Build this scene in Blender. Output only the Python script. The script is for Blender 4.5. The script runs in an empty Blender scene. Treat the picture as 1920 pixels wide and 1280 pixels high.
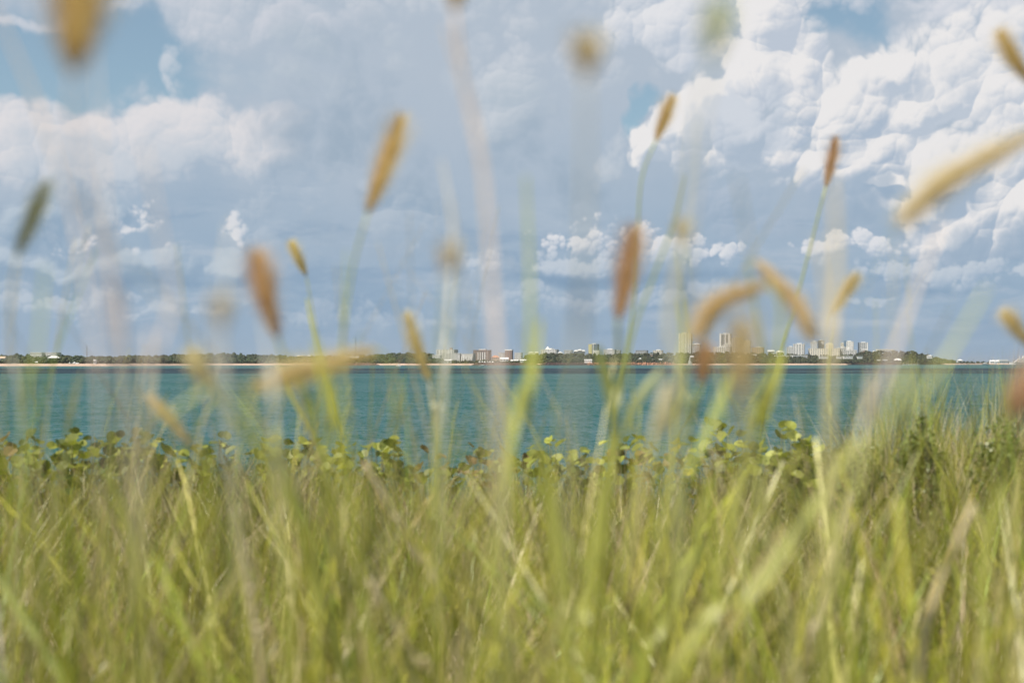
import bpy, bmesh, math, random
import numpy as np
from mathutils import Vector, Matrix

scene = bpy.context.scene
COL = scene.collection
R = math.radians

# ------------------------------------------------------------------ camera
FPX = 2666.667          # focal length in photograph pixels (50 mm on 36 mm, 1920 px wide)
HC = 5.5                # eye height above the sea
HORIZON = 681.0         # photograph row of the horizon
cam_data = bpy.data.cameras.new("camera")
cam_data.lens = 50.0
cam_data.sensor_width = 36.0
cam_data.shift_y = (HORIZON - 640.0) / 1920.0
cam_data.clip_start = 0.02
cam_data.clip_end = 100000.0
cam_data.dof.use_dof = True
cam_data.dof.focus_distance = 24.0
cam_data.dof.aperture_fstop = 3.7
cam = bpy.data.objects.new("camera", cam_data)
COL.objects.link(cam)
cam.location = (0.0, 0.0, HC)
cam.rotation_euler = (R(90), 0.0, 0.0)
scene.camera = cam

# ------------------------------------------------------------------ render look
scene.view_settings.view_transform = 'Standard'
scene.view_settings.look = 'None'
EXPOSURE = 0.35
scene.view_settings.exposure = EXPOSURE
scene.view_settings.gamma = 1.0
scene.view_settings.use_curve_mapping = False
scene.cycles.use_denoising = True
scene.cycles.max_bounces = 6
scene.cycles.transparent_max_bounces = 8
scene.cycles.caustics_reflective = False
scene.cycles.caustics_refractive = False

# ------------------------------------------------------------------ sun
SUN_EL, SUN_AZ = 54.0, -120.0          # azimuth from +Y (view direction) clockwise: behind and to the left
sun_data = bpy.data.lights.new("sun", 'SUN')
sun_data.energy = 5.0
sun_data.angle = R(0.55)
sun_data.color = (1.0, 0.93, 0.82)
sun = bpy.data.objects.new("sun", sun_data)
COL.objects.link(sun)
sun_dir = Vector((math.sin(R(SUN_AZ)) * math.cos(R(SUN_EL)), math.cos(R(SUN_AZ)) * math.cos(R(SUN_EL)), math.sin(R(SUN_EL))))
sun.rotation_euler = sun_dir.to_track_quat('Z', 'Y').to_euler()
sun.location = (-20, -20, 60)

# ------------------------------------------------------------------ world: sky texture with procedural clouds
world = bpy.data.worlds.new("World")
scene.world = world
world.use_nodes = True
WT = world.node_tree
WT.nodes.clear()


class S:
    """a node socket (or number) with arithmetic"""
    tree = None

    def __init__(self, s):
        self.s = s

    def __add__(a, b): return mth('ADD', a, b)
    def __radd__(a, b): return mth('ADD', b, a)
    def __sub__(a, b): return mth('SUBTRACT', a, b)
    def __rsub__(a, b): return mth('SUBTRACT', b, a)
    def __mul__(a, b): return mth('MULTIPLY', a, b)
    def __rmul__(a, b): return mth('MULTIPLY', b, a)
    def __truediv__(a, b): return mth('DIVIDE', a, b)


def put(sock, v):
    if isinstance(v, S):
        S.tree.links.new(v.s, sock)
    elif isinstance(v, (tuple, list)):
        sock.default_value = (*v, 1.0) if len(sock.default_value) == 4 and len(v) == 3 else v
    else:
        sock.default_value = v


def mth(op, a, b=None, c=None, clamp=False):
    n = S.tree.nodes.new('ShaderNodeMath')
    n.operation = op
    n.use_clamp = clamp
    for i, v in enumerate((a, b, c)):
        if v is not None:
            put(n.inputs[i], v)
    return S(n.outputs[0])


def vmath(op, a, b=None, scale=None):
    n = S.tree.nodes.new('ShaderNodeVectorMath')
    n.operation = op
    put(n.inputs[0], a)
    if b is not None:
        put(n.inputs[1], b)
    if scale is not None:
        put(n.inputs['Scale'], scale)
    return S(n.outputs['Value'] if op in ('LENGTH', 'DOT_PRODUCT', 'DISTANCE') else n.outputs['Vector'])


def sstep(x, a, b, lo=0.0, hi=1.0):
    n = S.tree.nodes.new('ShaderNodeMapRange')
    n.interpolation_type = 'SMOOTHSTEP'
    for i, v in enumerate((x, a, b, lo, hi)):
        put(n.inputs[i], v)
    return S(n.outputs[0])


def noise(vec, scale, detail=4.0, rough=0.55, color=False, lac=2.0, dim='3D'):
    n = S.tree.nodes.new('ShaderNodeTexNoise')
    n.noise_dimensions = dim
    put(n.inputs['Vector'], vec)
    n.inputs['Scale'].default_value = scale
    n.inputs['Detail'].default_value = detail
    n.inputs['Roughness'].default_value = rough
    n.inputs['Lacunarity'].default_value = lac
    return S(n.outputs[1 if color else 0])


def voro(vec, scale, detail=3.0, rough=0.5, dim='3D', norm=True):
    n = S.tree.nodes.new('ShaderNodeTexVoronoi')
    n.voronoi_dimensions = dim
    n.feature = 'F1'
    n.normalize = norm
    put(n.inputs['Vector'], vec)
    n.inputs['Scale'].default_value = scale
    n.inputs['Detail'].default_value = detail
    n.inputs['Roughness'].default_value = rough
    return S(n.outputs['Distance'])


def mix(f, a, b):
    n = S.tree.nodes.new('ShaderNodeMix')
    n.data_type = 'RGBA'
    put(n.inputs[0], f)
    put(n.inputs[6], a)
    put(n.inputs[7], b)
    return S(n.outputs[2])


def comb(x, y, z):
    n = S.tree.nodes.new('ShaderNodeCombineXYZ')
    for i, v in enumerate((x, y, z)):
        put(n.inputs[i], v)
    return S(n.outputs[0])


def sep(v):
    n = S.tree.nodes.new('ShaderNodeSeparateXYZ')
    put(n.inputs[0], v)
    return [S(o) for o in n.outputs]


S.tree = WT
tc = WT.nodes.new('ShaderNodeTexCoord')
D0 = vmath('NORMALIZE', S(tc.outputs['Generated']))
dx, dy, dz = sep(D0)
U = mth('ARCTAN2', dx, dy) * 2.6667          # azimuth, one unit is 0.375 rad
V = mth('ARCSINE', dz) * 2.6667              # elevation, same unit
UV = comb(U, V, 0.0)
P = vmath('SCALE', D0, scale=2.6667)
WARP = vmath('SUBTRACT', noise(UV, 5.0, 4.0, 0.55, color=True, dim='2D'), (0.5, 0.5, 0.0))


def ang(px, py):
    a = math.atan((px - 960) / FPX)
    e = math.atan((HORIZON - py) / FPX * math.cos(a))
    return a * 2.6667, e * 2.6667


def blobs(uv, lst, k=0.25):
    """union of ellipses: 1 at a centre, 0 on the rim, negative outside"""
    out = None
    for b in lst:
        cx, cy = ang(b[0], b[1])
        ix, iy = 1000.0 / b[2], 1000.0 / b[3]
        n = S.tree.nodes.new('ShaderNodeVectorMath')
        n.operation = 'MULTIPLY_ADD'
        put(n.inputs[0], uv)
        n.inputs[1].default_value = (ix, iy, 0.0)
        n.inputs[2].default_value = (-cx * ix, -cy * iy, b[4] if len(b) > 4 else 0.0)
        d = vmath('LENGTH', S(n.outputs[0]))
        out = d if out is None else mth('SMOOTH_MIN', out, d, k)
    return 1.0 - mth('MINIMUM', out, 2.5)


def heights(scale, seed, octs=4):
    """billowing thickness (rounded lobes on rounded lobes), and how far each spot faces the sun"""
    dl = 0.005
    q0 = vmath('ADD', vmath('ADD', UV, vmath('SCALE', WARP, scale=0.45 / scale)), (seed, seed * 0.7, 0.0))
    q1 = vmath('ADD', q0, (-0.55 * dl, 0.83 * dl, 0.0))
    dens, slope, k = None, None, scale
    for o in range(octs):
        w, wd = (1.0, 0.72, 0.42, 0.22)[o], (0.54, 0.34, 0.20, 0.11)[o]
        ab = []
        for q in (q0, q1):
            d = voro(q, k, 0.0, 0.5, dim='2D', norm=False)
            ab.append(1.0 - d * d * 2.0)
        a = (ab[0] - 0.66) * wd
        b = (ab[0] - ab[1]) * (w / k / dl)
        dens = a if dens is None else dens + a
        slope = b if slope is None else slope + b
        k *= 2.15
    fb = noise(q0, scale * 0.8, 6.0, 0.58, dim='2D')
    return dens + (fb - 0.5) * 0.9, slope


H_BIG = heights(7.0, 3.0)
H_SMALL = heights(21.0, 7.0, 3)


def cloud(col, lst, lit, dark, h=H_BIG, amp=1.2, edge=0.25, warp=0.10, relief=2.0, round_=0.4, base=0.5, opacity=1.0, k=0.25, fine=0.35, large=0.9):
    """one bank of cloud: ellipses broken up by billows, shaded from the difference of its thickness towards the sun"""
    uv = vmath('ADD', UV, vmath('SCALE', WARP, scale=warp))
    b0 = blobs(uv, lst, k)
    d0 = b0 + h[0] * amp + 0.17
    a = sstep(d0, 0.0, edge) * opacity
    sh = base + h[1] * (relief * 0.105)
    if round_:
        b1 = blobs(vmath('ADD', uv, (-0.012, 0.02, 0.0)), lst, k)
        sh = sh + (b0 - b1) * round_
    if fine and h is not H_SMALL:
        sh = sh + H_SMALL[1] * (fine * 0.05)
    return mix(a, col, mix(sstep(sh, 0.0, 1.0), dark, lit))


SKY_STRENGTH = 0.1
K = 1.0 / SKY_STRENGTH / 2.0 ** EXPOSURE


def c(r, g, b):
    """display colour 0-255 to the radiance that shows it, in units of the background strength"""
    f = lambda x: ((x / 255.0 + 0.055) / 1.055) ** 2.4 if x > 10 else x / 255.0 / 12.92
    return (f(r) * K, f(g) * K, f(b) * K)


sky_node = WT.nodes.new('ShaderNodeTexSky')
sky_node.sky_type = 'NISHITA'
sky_node.sun_disc = False
sky_node.sun_elevation = R(SUN_EL)
sky_node.sun_rotation = R(SUN_AZ)
sky_node.air_density = 1.0
sky_node.dust_density = 0.3
sky_node.ozone_density = 1.3
sky = vmath('MULTIPLY', S(sky_node.outputs[0]), (0.78, 0.86, 0.80))

# ---- the sky all round: open blue, a grey sheet and broken cumulus
gp = vmath('MULTIPLY', P, (1.0, 1.0, 1.5))
gen = noise(gp, 1.9, 6.0, 0.56)
gen_d = noise(vmath('ADD', gp, (-0.05, -0.04, 0.06)), 1.9, 6.0, 0.56)
around = mix(sstep(gen, 0.50, 0.58), sky, c(172, 186, 202))
around = mix(sstep(gen, 0.55, 0.64), around, mix(sstep((gen - gen_d) * 5.0 + 0.55, 0.0, 1.0), c(182, 194, 209), c(228, 228, 231)))
around = mix(sstep(V, 0.0, 0.25, 0.85, 0.0), around, c(150, 173, 191))

# ---- the sky over the bay, bank by bank
soft = noise(vmath('MULTIPLY', UV, (1.0, 1.5, 1.0)), 1.6, 5.0, 0.5, dim='2D')
wuv = vmath('ADD', UV, vmath('SCALE', WARP, scale=0.22))
open_b = blobs(wuv, [(110, 110, 400, 95), (1590, 40, 80, 70), (1195, 205, 34, 44), (300, 130, 150, 80)])
veil_a = sstep(open_b + (soft - 0.5) * 1.2, -0.3, 0.5, 0.98, 0.22)
soft2 = noise(vmath('ADD', UV, (3.1, 1.0, 0.0)), 3.4, 6.0, 0.55, dim='2D')
veil_c = mix(sstep(V + (soft2 - 0.5) * 0.3, 0.05, 0.55), c(151, 174, 197), c(179, 191, 205))
col = mix(veil_a, sky, veil_c)

# long level streaks low over the horizon
lowq = vmath('MULTIPLY', vmath('ADD', UV, vmath('SCALE', WARP, scale=0.04)), (1.0, 4.5, 1.0))
streak = noise(lowq, 5.0, 6.0, 0.6, dim='2D')
streak2 = noise(vmath('ADD', lowq, (7.3, 2.0, 0.0)), 3.5, 5.0, 0.55, dim='2D')
low = sstep(V, 0.0, 0.06) * sstep(V, 0.22, 0.36, 1.0, 0.0)
col = mix(sstep(streak, 0.48, 0.72) * low * 0.75, col, c(178, 192, 207))
col = mix(sstep(streak2, 0.50, 0.70) * low * 0.45, col, c(126, 155, 184))

# bright upper middle between the grey sheet and the white towers
col = cloud(col, [(880, 20, 380, 130), (1080, 110, 240, 150), (640, 0, 260, 70)], c(216, 219, 225), c(176, 189, 203), amp=1.6, edge=1.3, warp=0.25,
            relief=0.9, round_=0, base=0.45, opacity=0.85, fine=0.2)
col = cloud(col, [(40, 14, 260, 22), (380, 20, 200, 45), (540, 55, 160, 45)], c(212, 214, 222), c(182, 194, 207), amp=0.9, edge=1.0, warp=0.2, relief=0.8, round_=0, opacity=0.85, fine=0.2)
# lit bank in the west
col = cloud(col, [(330, 150, 40, 46)], c(212, 216, 223), c(176, 192, 206), amp=1.6, edge=1.2, warp=0.2, relief=0.9, opacity=0.75)
col = cloud(col, [(140, 262, 270, 75), (50, 280, 200, 80), (330, 232, 150, 62), (450, 260, 130, 70, 0.45)], c(226, 223, 225), c(186, 198, 211),
            amp=0.6, edge=0.6, warp=0.12, relief=0.8, round_=0.4, base=0.62, opacity=0.95, fine=0.3)
col = cloud(col, [(60, 345, 190, 46), (180, 300, 300, 36)], c(206, 212, 220), c(180, 194, 208), amp=0.9, edge=1.3, warp=0.25, relief=0.6, round_=0, opacity=0.75, fine=0.0)
# tone within the sheet: a darker fall of cloud left of the middle, brighter rags above and right of it
col = cloud(col, [(620, 250, 160, 210), (760, 400, 170, 130), (1000, 330, 160, 150)], c(160, 177, 194), c(146, 167, 187), amp=1.5, edge=1.6, warp=0.3, relief=0.6, round_=0, opacity=0.85, fine=0)
col = cloud(col, [(960, 170, 150, 90), (820, 120, 130, 60), (1120, 260, 70, 50), (520, 150, 90, 60), (600, 330, 60, 26)], c(206, 212, 219), c(180, 193, 205), amp=1.7, edge=1.3, warp=0.25, relief=0.9, round_=0, opacity=0.55, fine=0.2)
# soft grey lumps in the sheet
col = cloud(col, [(570, 360, 120, 60), (745, 420, 100, 50), (620, 560, 90, 50), (460, 450, 60, 60), (880, 540, 120, 70), (700, 330, 60, 40)], c(190, 201, 213), c(152, 173, 194),
            amp=1.6, edge=0.9, warp=0.2, relief=1.2, round_=0, opacity=0.6)
# dark towers low in the west with bright rims
col = cloud(col, [(240, 410, 50, 34), (150, 450, 90, 26), (436, 440, 20, 36), (270, 462, 34, 16)], c(224, 225, 229), c(160, 180, 199), h=H_SMALL, amp=1.9, edge=0.9,
            warp=0.14, relief=1.2, base=0.34, round_=1.0, opacity=0.85, large=0.5)
col = cloud(col, [(70, 405, 80, 64), (160, 445, 60, 44), (205, 425, 40, 50), (300, 490, 110, 44), (90, 500, 240, 40), (420, 500, 60, 36)], c(190, 203, 215), c(144, 168, 191), amp=1.1, edge=0.5,
            warp=0.12, relief=0.9, base=0.22, round_=1.2, opacity=0.85)
col = cloud(col, [(120, 560, 200, 30), (330, 585, 200, 22), (560, 590, 160, 20), (800, 600, 200, 16)], c(184, 197, 210), c(150, 174, 196), h=H_SMALL, amp=1.8, edge=1.3, warp=0.12, relief=1.0, base=0.45, round_=0.6, opacity=0.7)
# the white towers on the right, back to front
LIT = c(235, 233, 233)
col = cloud(col, [(1720, 210, 330, 190), (1660, 120, 110, 60), (1420, 120, 220, 150), (1880, 380, 200, 140), (1500, 260, 220, 110)], c(222, 223, 227), c(190, 200, 211), amp=1.0, edge=1.0, warp=0.2, relief=1.2, base=0.4, round_=0.5, opacity=0.92, large=1.0)
col = cloud(col, [(1800, 20, 300, 60), (1920, 90, 200, 130)], c(222, 223, 229), c(186, 197, 211), amp=1.0, edge=0.9, warp=0.2, relief=0.8, opacity=0.92)
col = cloud(col, [(1330, 50, 140, 110), (1240, 40, 120, 80)], c(226, 227, 231), c(182, 194, 209), amp=1.0, edge=0.5, relief=1.0, base=0.55, large=1.6)
col = cloud(col, [(1450, 40, 80, 120), (1500, 130, 70, 90), (1400, 130, 80, 100)], LIT, c(188, 198, 212), amp=0.75, edge=0.34, relief=1.5, base=0.58, large=1.1, round_=1.4, fine=0.5)
col = cloud(col, [(1850, 150, 160, 110), (1760, 190, 120, 90), (1890, 320, 160, 140)], LIT, c(190, 200, 213), amp=0.75, edge=0.34, relief=1.5, base=0.58, large=1.1, round_=1.4, fine=0.5)
col = cloud(col, [(1660, 130, 66, 50), (1600, 170, 60, 60), (1720, 210, 70, 60), (1690, 290, 120, 110)], LIT, c(186, 197, 211), amp=0.7, edge=0.34, relief=1.5, base=0.56, large=1.1, round_=1.5, fine=0.5)
col = cloud(col, [(1270, 230, 70, 70), (1225, 260, 40, 56), (1330, 200, 60, 60), (1400, 270, 80, 60)], LIT, c(180, 193, 208), amp=0.75, edge=0.34, relief=1.5, base=0.58, large=1.1, round_=1.5, fine=0.5)
col = cloud(col, [(1400, 230, 90, 70), (1475, 265, 110, 80)], c(208, 214, 223), c(172, 187, 204), amp=0.9, edge=0.4, relief=1.0, base=0.45, large=1.5, round_=1.5)
col = cloud(col, [(1560, 230, 95, 90), (1620, 300, 90, 70), (1530, 310, 100, 60)], LIT, c(172, 187, 205), amp=0.75, edge=0.34, relief=1.5, base=0.50, large=1.2, round_=1.6, fine=0.5)
col = cloud(col, [(1450, 440, 240, 90), (1580, 400, 120, 50), (1330, 400, 130, 100), (1440, 350, 120, 50)], c(180, 193, 209), c(148, 170, 192), amp=1.5, edge=1.2, warp=0.25, relief=0.7, round_=0, opacity=0.9, fine=0.2)
col = cloud(col, [(1800, 440, 110, 70), (1720, 390, 60, 50), (1690, 338, 36, 16), (1900, 400, 80, 90), (1790, 340, 80, 60)], LIT, c(166, 183, 202), amp=0.75, edge=0.36, relief=1.5, base=0.48, large=1.2, round_=1.6, fine=0.5)
col = cloud(col, [(1830, 470, 60, 50), (1650, 540, 60, 20), (1900, 470, 50, 60), (1640, 360, 60, 50)], c(168, 185, 203), c(146, 169, 192), amp=1.3, edge=0.8, relief=0.7, base=0.5, opacity=0.7)
# the level row of small cumulus and the dark flat base beneath
col = cloud(col, [(1070, 446, 70, 26), (1105, 428, 34, 28), (1230, 470, 100, 22), (1330, 488, 66, 20), (1615, 462, 66, 24), (1560, 474, 60, 16), (1180, 452, 50, 26)], c(226, 227, 231), c(168, 185, 204),
            h=H_SMALL, amp=1.2, edge=0.5, warp=0.07, relief=1.3, base=0.5, opacity=0.92)
col = cloud(col, [(1800, 505, 160, 24), (1880, 512, 110, 22), (1700, 500, 120, 24), (1100, 492, 260, 22)], c(200, 209, 219), c(160, 180, 201), h=H_SMALL, amp=1.3, edge=0.7, relief=1.0, opacity=0.8)
col = cloud(col, [(1780, 540, 280, 22), (1290, 522, 360, 15), (1080, 522, 200, 14), (330, 530, 240, 18)], c(134, 161, 187), c(120, 150, 179), amp=0.9, edge=1.4, warp=0.05, relief=0.3, round_=0, opacity=0.75, fine=0, large=0)
col = cloud(col, [(1120, 560, 160, 26), (1000, 550, 90, 26), (1280, 560, 120, 22), (1640, 570, 70, 10), (120, 560, 160, 22), (300, 590, 160, 14)], c(192, 203, 215), c(154, 176, 198), h=H_SMALL, amp=1.4, edge=0.8,
            relief=1.0, opacity=0.65)
col = mix(sstep(V, 0.0, 0.10, 0.7, 0.0), col, c(148, 172, 195))

front = sstep(mth('ABSOLUTE', U), 1.02, 1.3, 1.0, 0.0) * sstep(V, 0.72, 0.98, 1.0, 0.0) * sstep(dy, 0.0, 0.1) * sstep(V, -0.03, -0.01)
bg_a = WT.nodes.new('ShaderNodeBackground')
bg_b = WT.nodes.new('ShaderNodeBackground')
for b, cc in ((bg_a, mix(sstep(V, -0.03, -0.005), c(70, 105, 115), around)), (bg_b, col)):
    b.inputs['Strength'].default_value = SKY_STRENGTH
    put(b.inputs['Color'], cc)
mixs = WT.nodes.new('ShaderNodeMixShader')
put(mixs.inputs[0], front)
WT.links.new(bg_a.outputs[0], mixs.inputs[1])
WT.links.new(bg_b.outputs[0], mixs.inputs[2])
wout = WT.nodes.new('ShaderNodeOutputWorld')
WT.links.new(mixs.outputs[0], wout.inputs[0])
world.cycles.sampling_method = 'MANUAL'
world.cycles.sample_map_resolution = 512

# ------------------------------------------------------------------ helpers
rng = np.random.default_rng(7)
rnd = random.Random(11)


def pt(px, py, d):
    """the point at distance d along the view axis that the photograph shows at (px, py)"""
    return Vector(((px - 960.0) / FPX * d, d, HC + (HORIZON - py) / FPX * d))


def tag(o, label=None, cat=None, group=None, kind=None):
    if label:
        o['label'] = label
    if cat:
        o['category'] = cat
    if group:
        o['group'] = group
    if kind:
        o['kind'] = kind
    return o


def empty(name, loc, rz=0.0):
    o = bpy.data.objects.new(name, None)
    o.empty_display_size = 0.1
    o.location = loc
    o.rotation_euler = (0, 0, rz)
    COL.objects.link(o)
    return o


def link(name, me, mat, parent=None, smooth=False):
    o = bpy.data.objects.new(name, me)
    COL.objects.link(o)
    if mat is not None and not me.materials:
        me.materials.append(mat)
    if parent is not None:
        o.parent = parent
    if smooth:
        me.shade_smooth()
    return o


class MB:
    """collects pieces of one part and links them as one mesh"""
    def __init__(self):
        self.v, self.f = [], []

    def add(self, vs, fs):
        n = len(self.v)
        self.v += [tuple(p) for p in vs]
        self.f += [tuple(n + i for i in f) for f in fs]
        return self

    def box(self, x0, x1, y0, y1, z0, z1):
        vs = [(x, y, z) for z in (z0, z1) for y in (y0, y1) for x in (x0, x1)]
        return self.add(vs, [(0, 2, 3, 1), (4, 5, 7, 6), (0, 1, 5, 4), (2, 6, 7, 3), (0, 4, 6, 2), (1, 3, 7, 5)])

    def gable(self, x0, x1, y0, y1, z0, z1):
        ym = (y0 + y1) / 2
        return self.add([(x0, y0, z0), (x1, y0, z0), (x1, y1, z0), (x0, y1, z0), (x0, ym, z1), (x1, ym, z1)],
                        [(0, 1, 5, 4), (2, 3, 4, 5), (0, 4, 3), (1, 2, 5), (0, 3, 2, 1)])

    def hip(self, x0, x1, y0, y1, z0, z1, k=0.3):
        ym, w = (y0 + y1) / 2, (x1 - x0)
        return self.add([(x0, y0, z0), (x1, y0, z0), (x1, y1, z0), (x0, y1, z0), (x0 + w * k, ym, z1), (x1 - w * k, ym, z1)],
                        [(0, 1, 5, 4), (2, 3, 4, 5), (0, 4, 3), (1, 2, 5), (0, 3, 2, 1)])

    def pyramid(self, cx, cy, z0, z1, r, n=4, a0=math.pi / 4):
        vs = [(cx + r * math.cos(a0 + i * 2 * math.pi / n), cy + r * math.sin(a0 + i * 2 * math.pi / n), z0) for i in range(n)] + [(cx, cy, z1)]
        return self.add(vs, [(i, (i + 1) % n, n) for i in range(n)] + [tuple(range(n - 1, -1, -1))])

    def tube(self, pts, rad, n=6):
        pts = [Vector(p) for p in pts]
        vs = []
        for i, p in enumerate(pts):
            t = (pts[min(i + 1, len(pts) - 1)] - pts[max(i - 1, 0)]).normalized()
            a = t.orthogonal().normalized() if i == 0 else (a - t * a.dot(t)).normalized()
            b = t.cross(a)
            r = rad[i] if isinstance(rad, (list, tuple)) else rad
            vs += [p + (a * math.cos(k * 2 * math.pi / n) + b * math.sin(k * 2 * math.pi / n)) * r for k in range(n)]
        fs = []
        for i in range(len(pts) - 1):
            for k in range(n):
                fs.append((i * n + k, i * n + (k + 1) % n, (i + 1) * n + (k + 1) % n, (i + 1) * n + k))
        fs += [tuple(range(n - 1, -1, -1)), tuple((len(pts) - 1) * n + k for k in range(n))]
        return self.add(vs, fs)

    def mesh(self, name):
        me = bpy.data.meshes.new(name)
        me.from_pydata(self.v, [], self.f)
        me.update()
        return me

    def build(self, name, mat, parent=None, smooth=False):
        return link(name, self.mesh(name), mat, parent, smooth)


def np_mesh(name, verts, faces, colors=None):
    """a mesh from arrays; faces all with the same number of corners"""
    me = bpy.data.meshes.new(name)
    k = faces.shape[1]
    me.vertices.add(len(verts))
    me.vertices.foreach_set('co', verts.astype(np.float32).ravel())
    me.loops.add(faces.size)
    me.loops.foreach_set('vertex_index', faces.astype(np.int32).ravel())
    me.polygons.add(len(faces))
    me.polygons.foreach_set('loop_start', np.arange(0, faces.size, k, dtype=np.int32))
    me.update(calc_edges=True)
    if colors is not None:
        at = me.color_attributes.new('tint', 'FLOAT_COLOR', 'POINT')
        cc = np.ones((len(verts), 4), np.float32)
        cc[:, :3] = colors
        at.data.foreach_set('color', cc.ravel())
    return me


MATS = {}


def new_mat(name):
    m = bpy.data.materials.new(name)
    m.use_nodes = True
    m.node_tree.nodes.clear()
    S.tree = m.node_tree
    out = m.node_tree.nodes.new('ShaderNodeOutputMaterial')
    return m, out


def shader(kind, **kw):
    n = S.tree.nodes.new(kind)
    for k, v in kw.items():
        put(n.inputs[k.replace('_', ' ')], v)
    return n


def matte(name, col, rough=0.8, var=0.25, scale=0.5, spec=0.2, bump=0.0, obj_var=0.0):
    """procedural matte surface: base colour broken up by noise at two sizes"""
    if name in MATS:
        return MATS[name]
    m, out = new_mat(name)
    t = S.tree.nodes.new('ShaderNodeTexCoord')
    vec = S(t.outputs['Object'])
    n = noise(vec, scale, 5.0, 0.6)
    n2 = noise(vec, scale * 7.0, 3.0, 0.6)
    f = 1.0 + (n - 0.5) * (2.0 * var) + (n2 - 0.5) * var
    if obj_var:
        oi = S.tree.nodes.new('ShaderNodeObjectInfo')
        f = f * (1.0 + (S(oi.outputs['Random']) - 0.5) * (2 * obj_var))
    colr = vmath('SCALE', comb(*col), scale=f)
    p = shader('ShaderNodeBsdfPrincipled', Base_Color=colr, Roughness=rough, Specular_IOR_Level=spec)
    if bump:
        b = shader('ShaderNodeBump', Strength=bump, Height=n2)
        S.tree.links.new(b.outputs[0], p.inputs['Normal'])
    S.tree.links.new(p.outputs[0], out.inputs[0])
    MATS[name] = m
    return m


def leafy(name, col=None, trans=0.35, gloss=0.05, var=0.25, scale=30.0, rough=0.45, obj_var=0.0, light=1.0):
    """thin plant tissue: diffuse, light passing through, a little sheen; the tint from the mesh when col is None"""
    if name in MATS:
        return MATS[name]
    m, out = new_mat(name)
    t = S.tree.nodes.new('ShaderNodeTexCoord')
    n = noise(S(t.outputs['Object']), scale, 3.0, 0.6)
    if col is None:
        a = S.tree.nodes.new('ShaderNodeAttribute')
        a.attribute_name = 'tint'
        base = S(a.outputs['Color'])
    else:
        base = comb(*col)
    f = 1.0 + (n - 0.5) * (2.0 * var)
    if obj_var:
        oi = S.tree.nodes.new('ShaderNodeObjectInfo')
        f = f * (1.0 + (S(oi.outputs['Random']) - 0.5) * (2 * obj_var))
    base = vmath('SCALE', base, scale=f)
    d = shader('ShaderNodeBsdfDiffuse', Color=base)
    tr = shader('ShaderNodeBsdfTranslucent', Color=vmath('MULTIPLY', base, (1.15, 1.2, 0.75)))
    g = shader('ShaderNodeBsdfGlossy', Color=(0.9, 0.9, 0.85), Roughness=rough)
    m1, m2 = S.tree.nodes.new('ShaderNodeMixShader'), S.tree.nodes.new('ShaderNodeMixShader')
    m1.inputs[0].default_value = trans
    m2.inputs[0].default_value = gloss
    L = S.tree.links.new
    L(d.outputs[0], m1.inputs[1]); L(tr.outputs[0], m1.inputs[2])
    L(m1.outputs[0], m2.inputs[1]); L(g.outputs[0], m2.inputs[2])
    L(m2.outputs[0], out.inputs[0])
    MATS[name] = m
    return m


# ------------------------------------------------------------------ the sea
def sea_material():
    m, out = new_mat('sea_water')
    t = S.tree.nodes.new('ShaderNodeTexCoord')
    vec = S(t.outputs['Object'])
    big = noise(vmath('MULTIPLY', vec, (0.004, 0.02, 1.0)), 1.0, 4.0, 0.6)
    col = mix(sstep(big, 0.3, 0.7), (0.019, 0.078, 0.075), (0.025, 0.091, 0.083))
    # small waves: short crests across the line of sight, larger swells and gust patches
    w1 = noise(vmath('MULTIPLY', vec, (1.3, 0.42, 1.0)), 1.0, 4.0, 0.65)
    w2 = noise(vmath('MULTIPLY', vec, (0.16, 0.10, 1.0)), 1.0, 4.0, 0.6)
    gust = noise(vmath('MULTIPLY', vec, (0.012, 0.012, 1.0)), 1.0, 3.0, 0.5)
    b = shader('ShaderNodeBump', Strength=1.0, Distance=0.35, Height=w1 * 0.6 + w2 * 1.2)
    nrm = S(b.outputs[0])
    # share of the wave faces that tilt to mirror the sky
    fac = 0.19 + (w1 - 0.5) * 1.05 + (w2 - 0.5) * 0.5 + (gust - 0.5) * 0.35
    fac = mth('MINIMUM', mth('MAXIMUM', fac, 0.03), 0.6)
    d = shader('ShaderNodeBsdfDiffuse', Color=col, Normal=nrm)
    g = shader('ShaderNodeBsdfGlossy', Color=(0.9, 0.95, 0.97), Roughness=0.2, Normal=nrm)
    mx = S.tree.nodes.new('ShaderNodeMixShader')
    put(mx.inputs[0], fac)
    S.tree.links.new(d.outputs[0], mx.inputs[1]); S.tree.links.new(g.outputs[0], mx.inputs[2])
    S.tree.links.new(mx.outputs[0], out.inputs[0])
    return m


sea = MB().add([(-45000, 9, 0), (45000, 9, 0), (45000, 60000, 0), (-45000, 60000, 0)], [(0, 1, 2, 3)]).build('sea', sea_material())
tag(sea, 'teal rippled water of the bay', 'sea', kind='structure')

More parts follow.
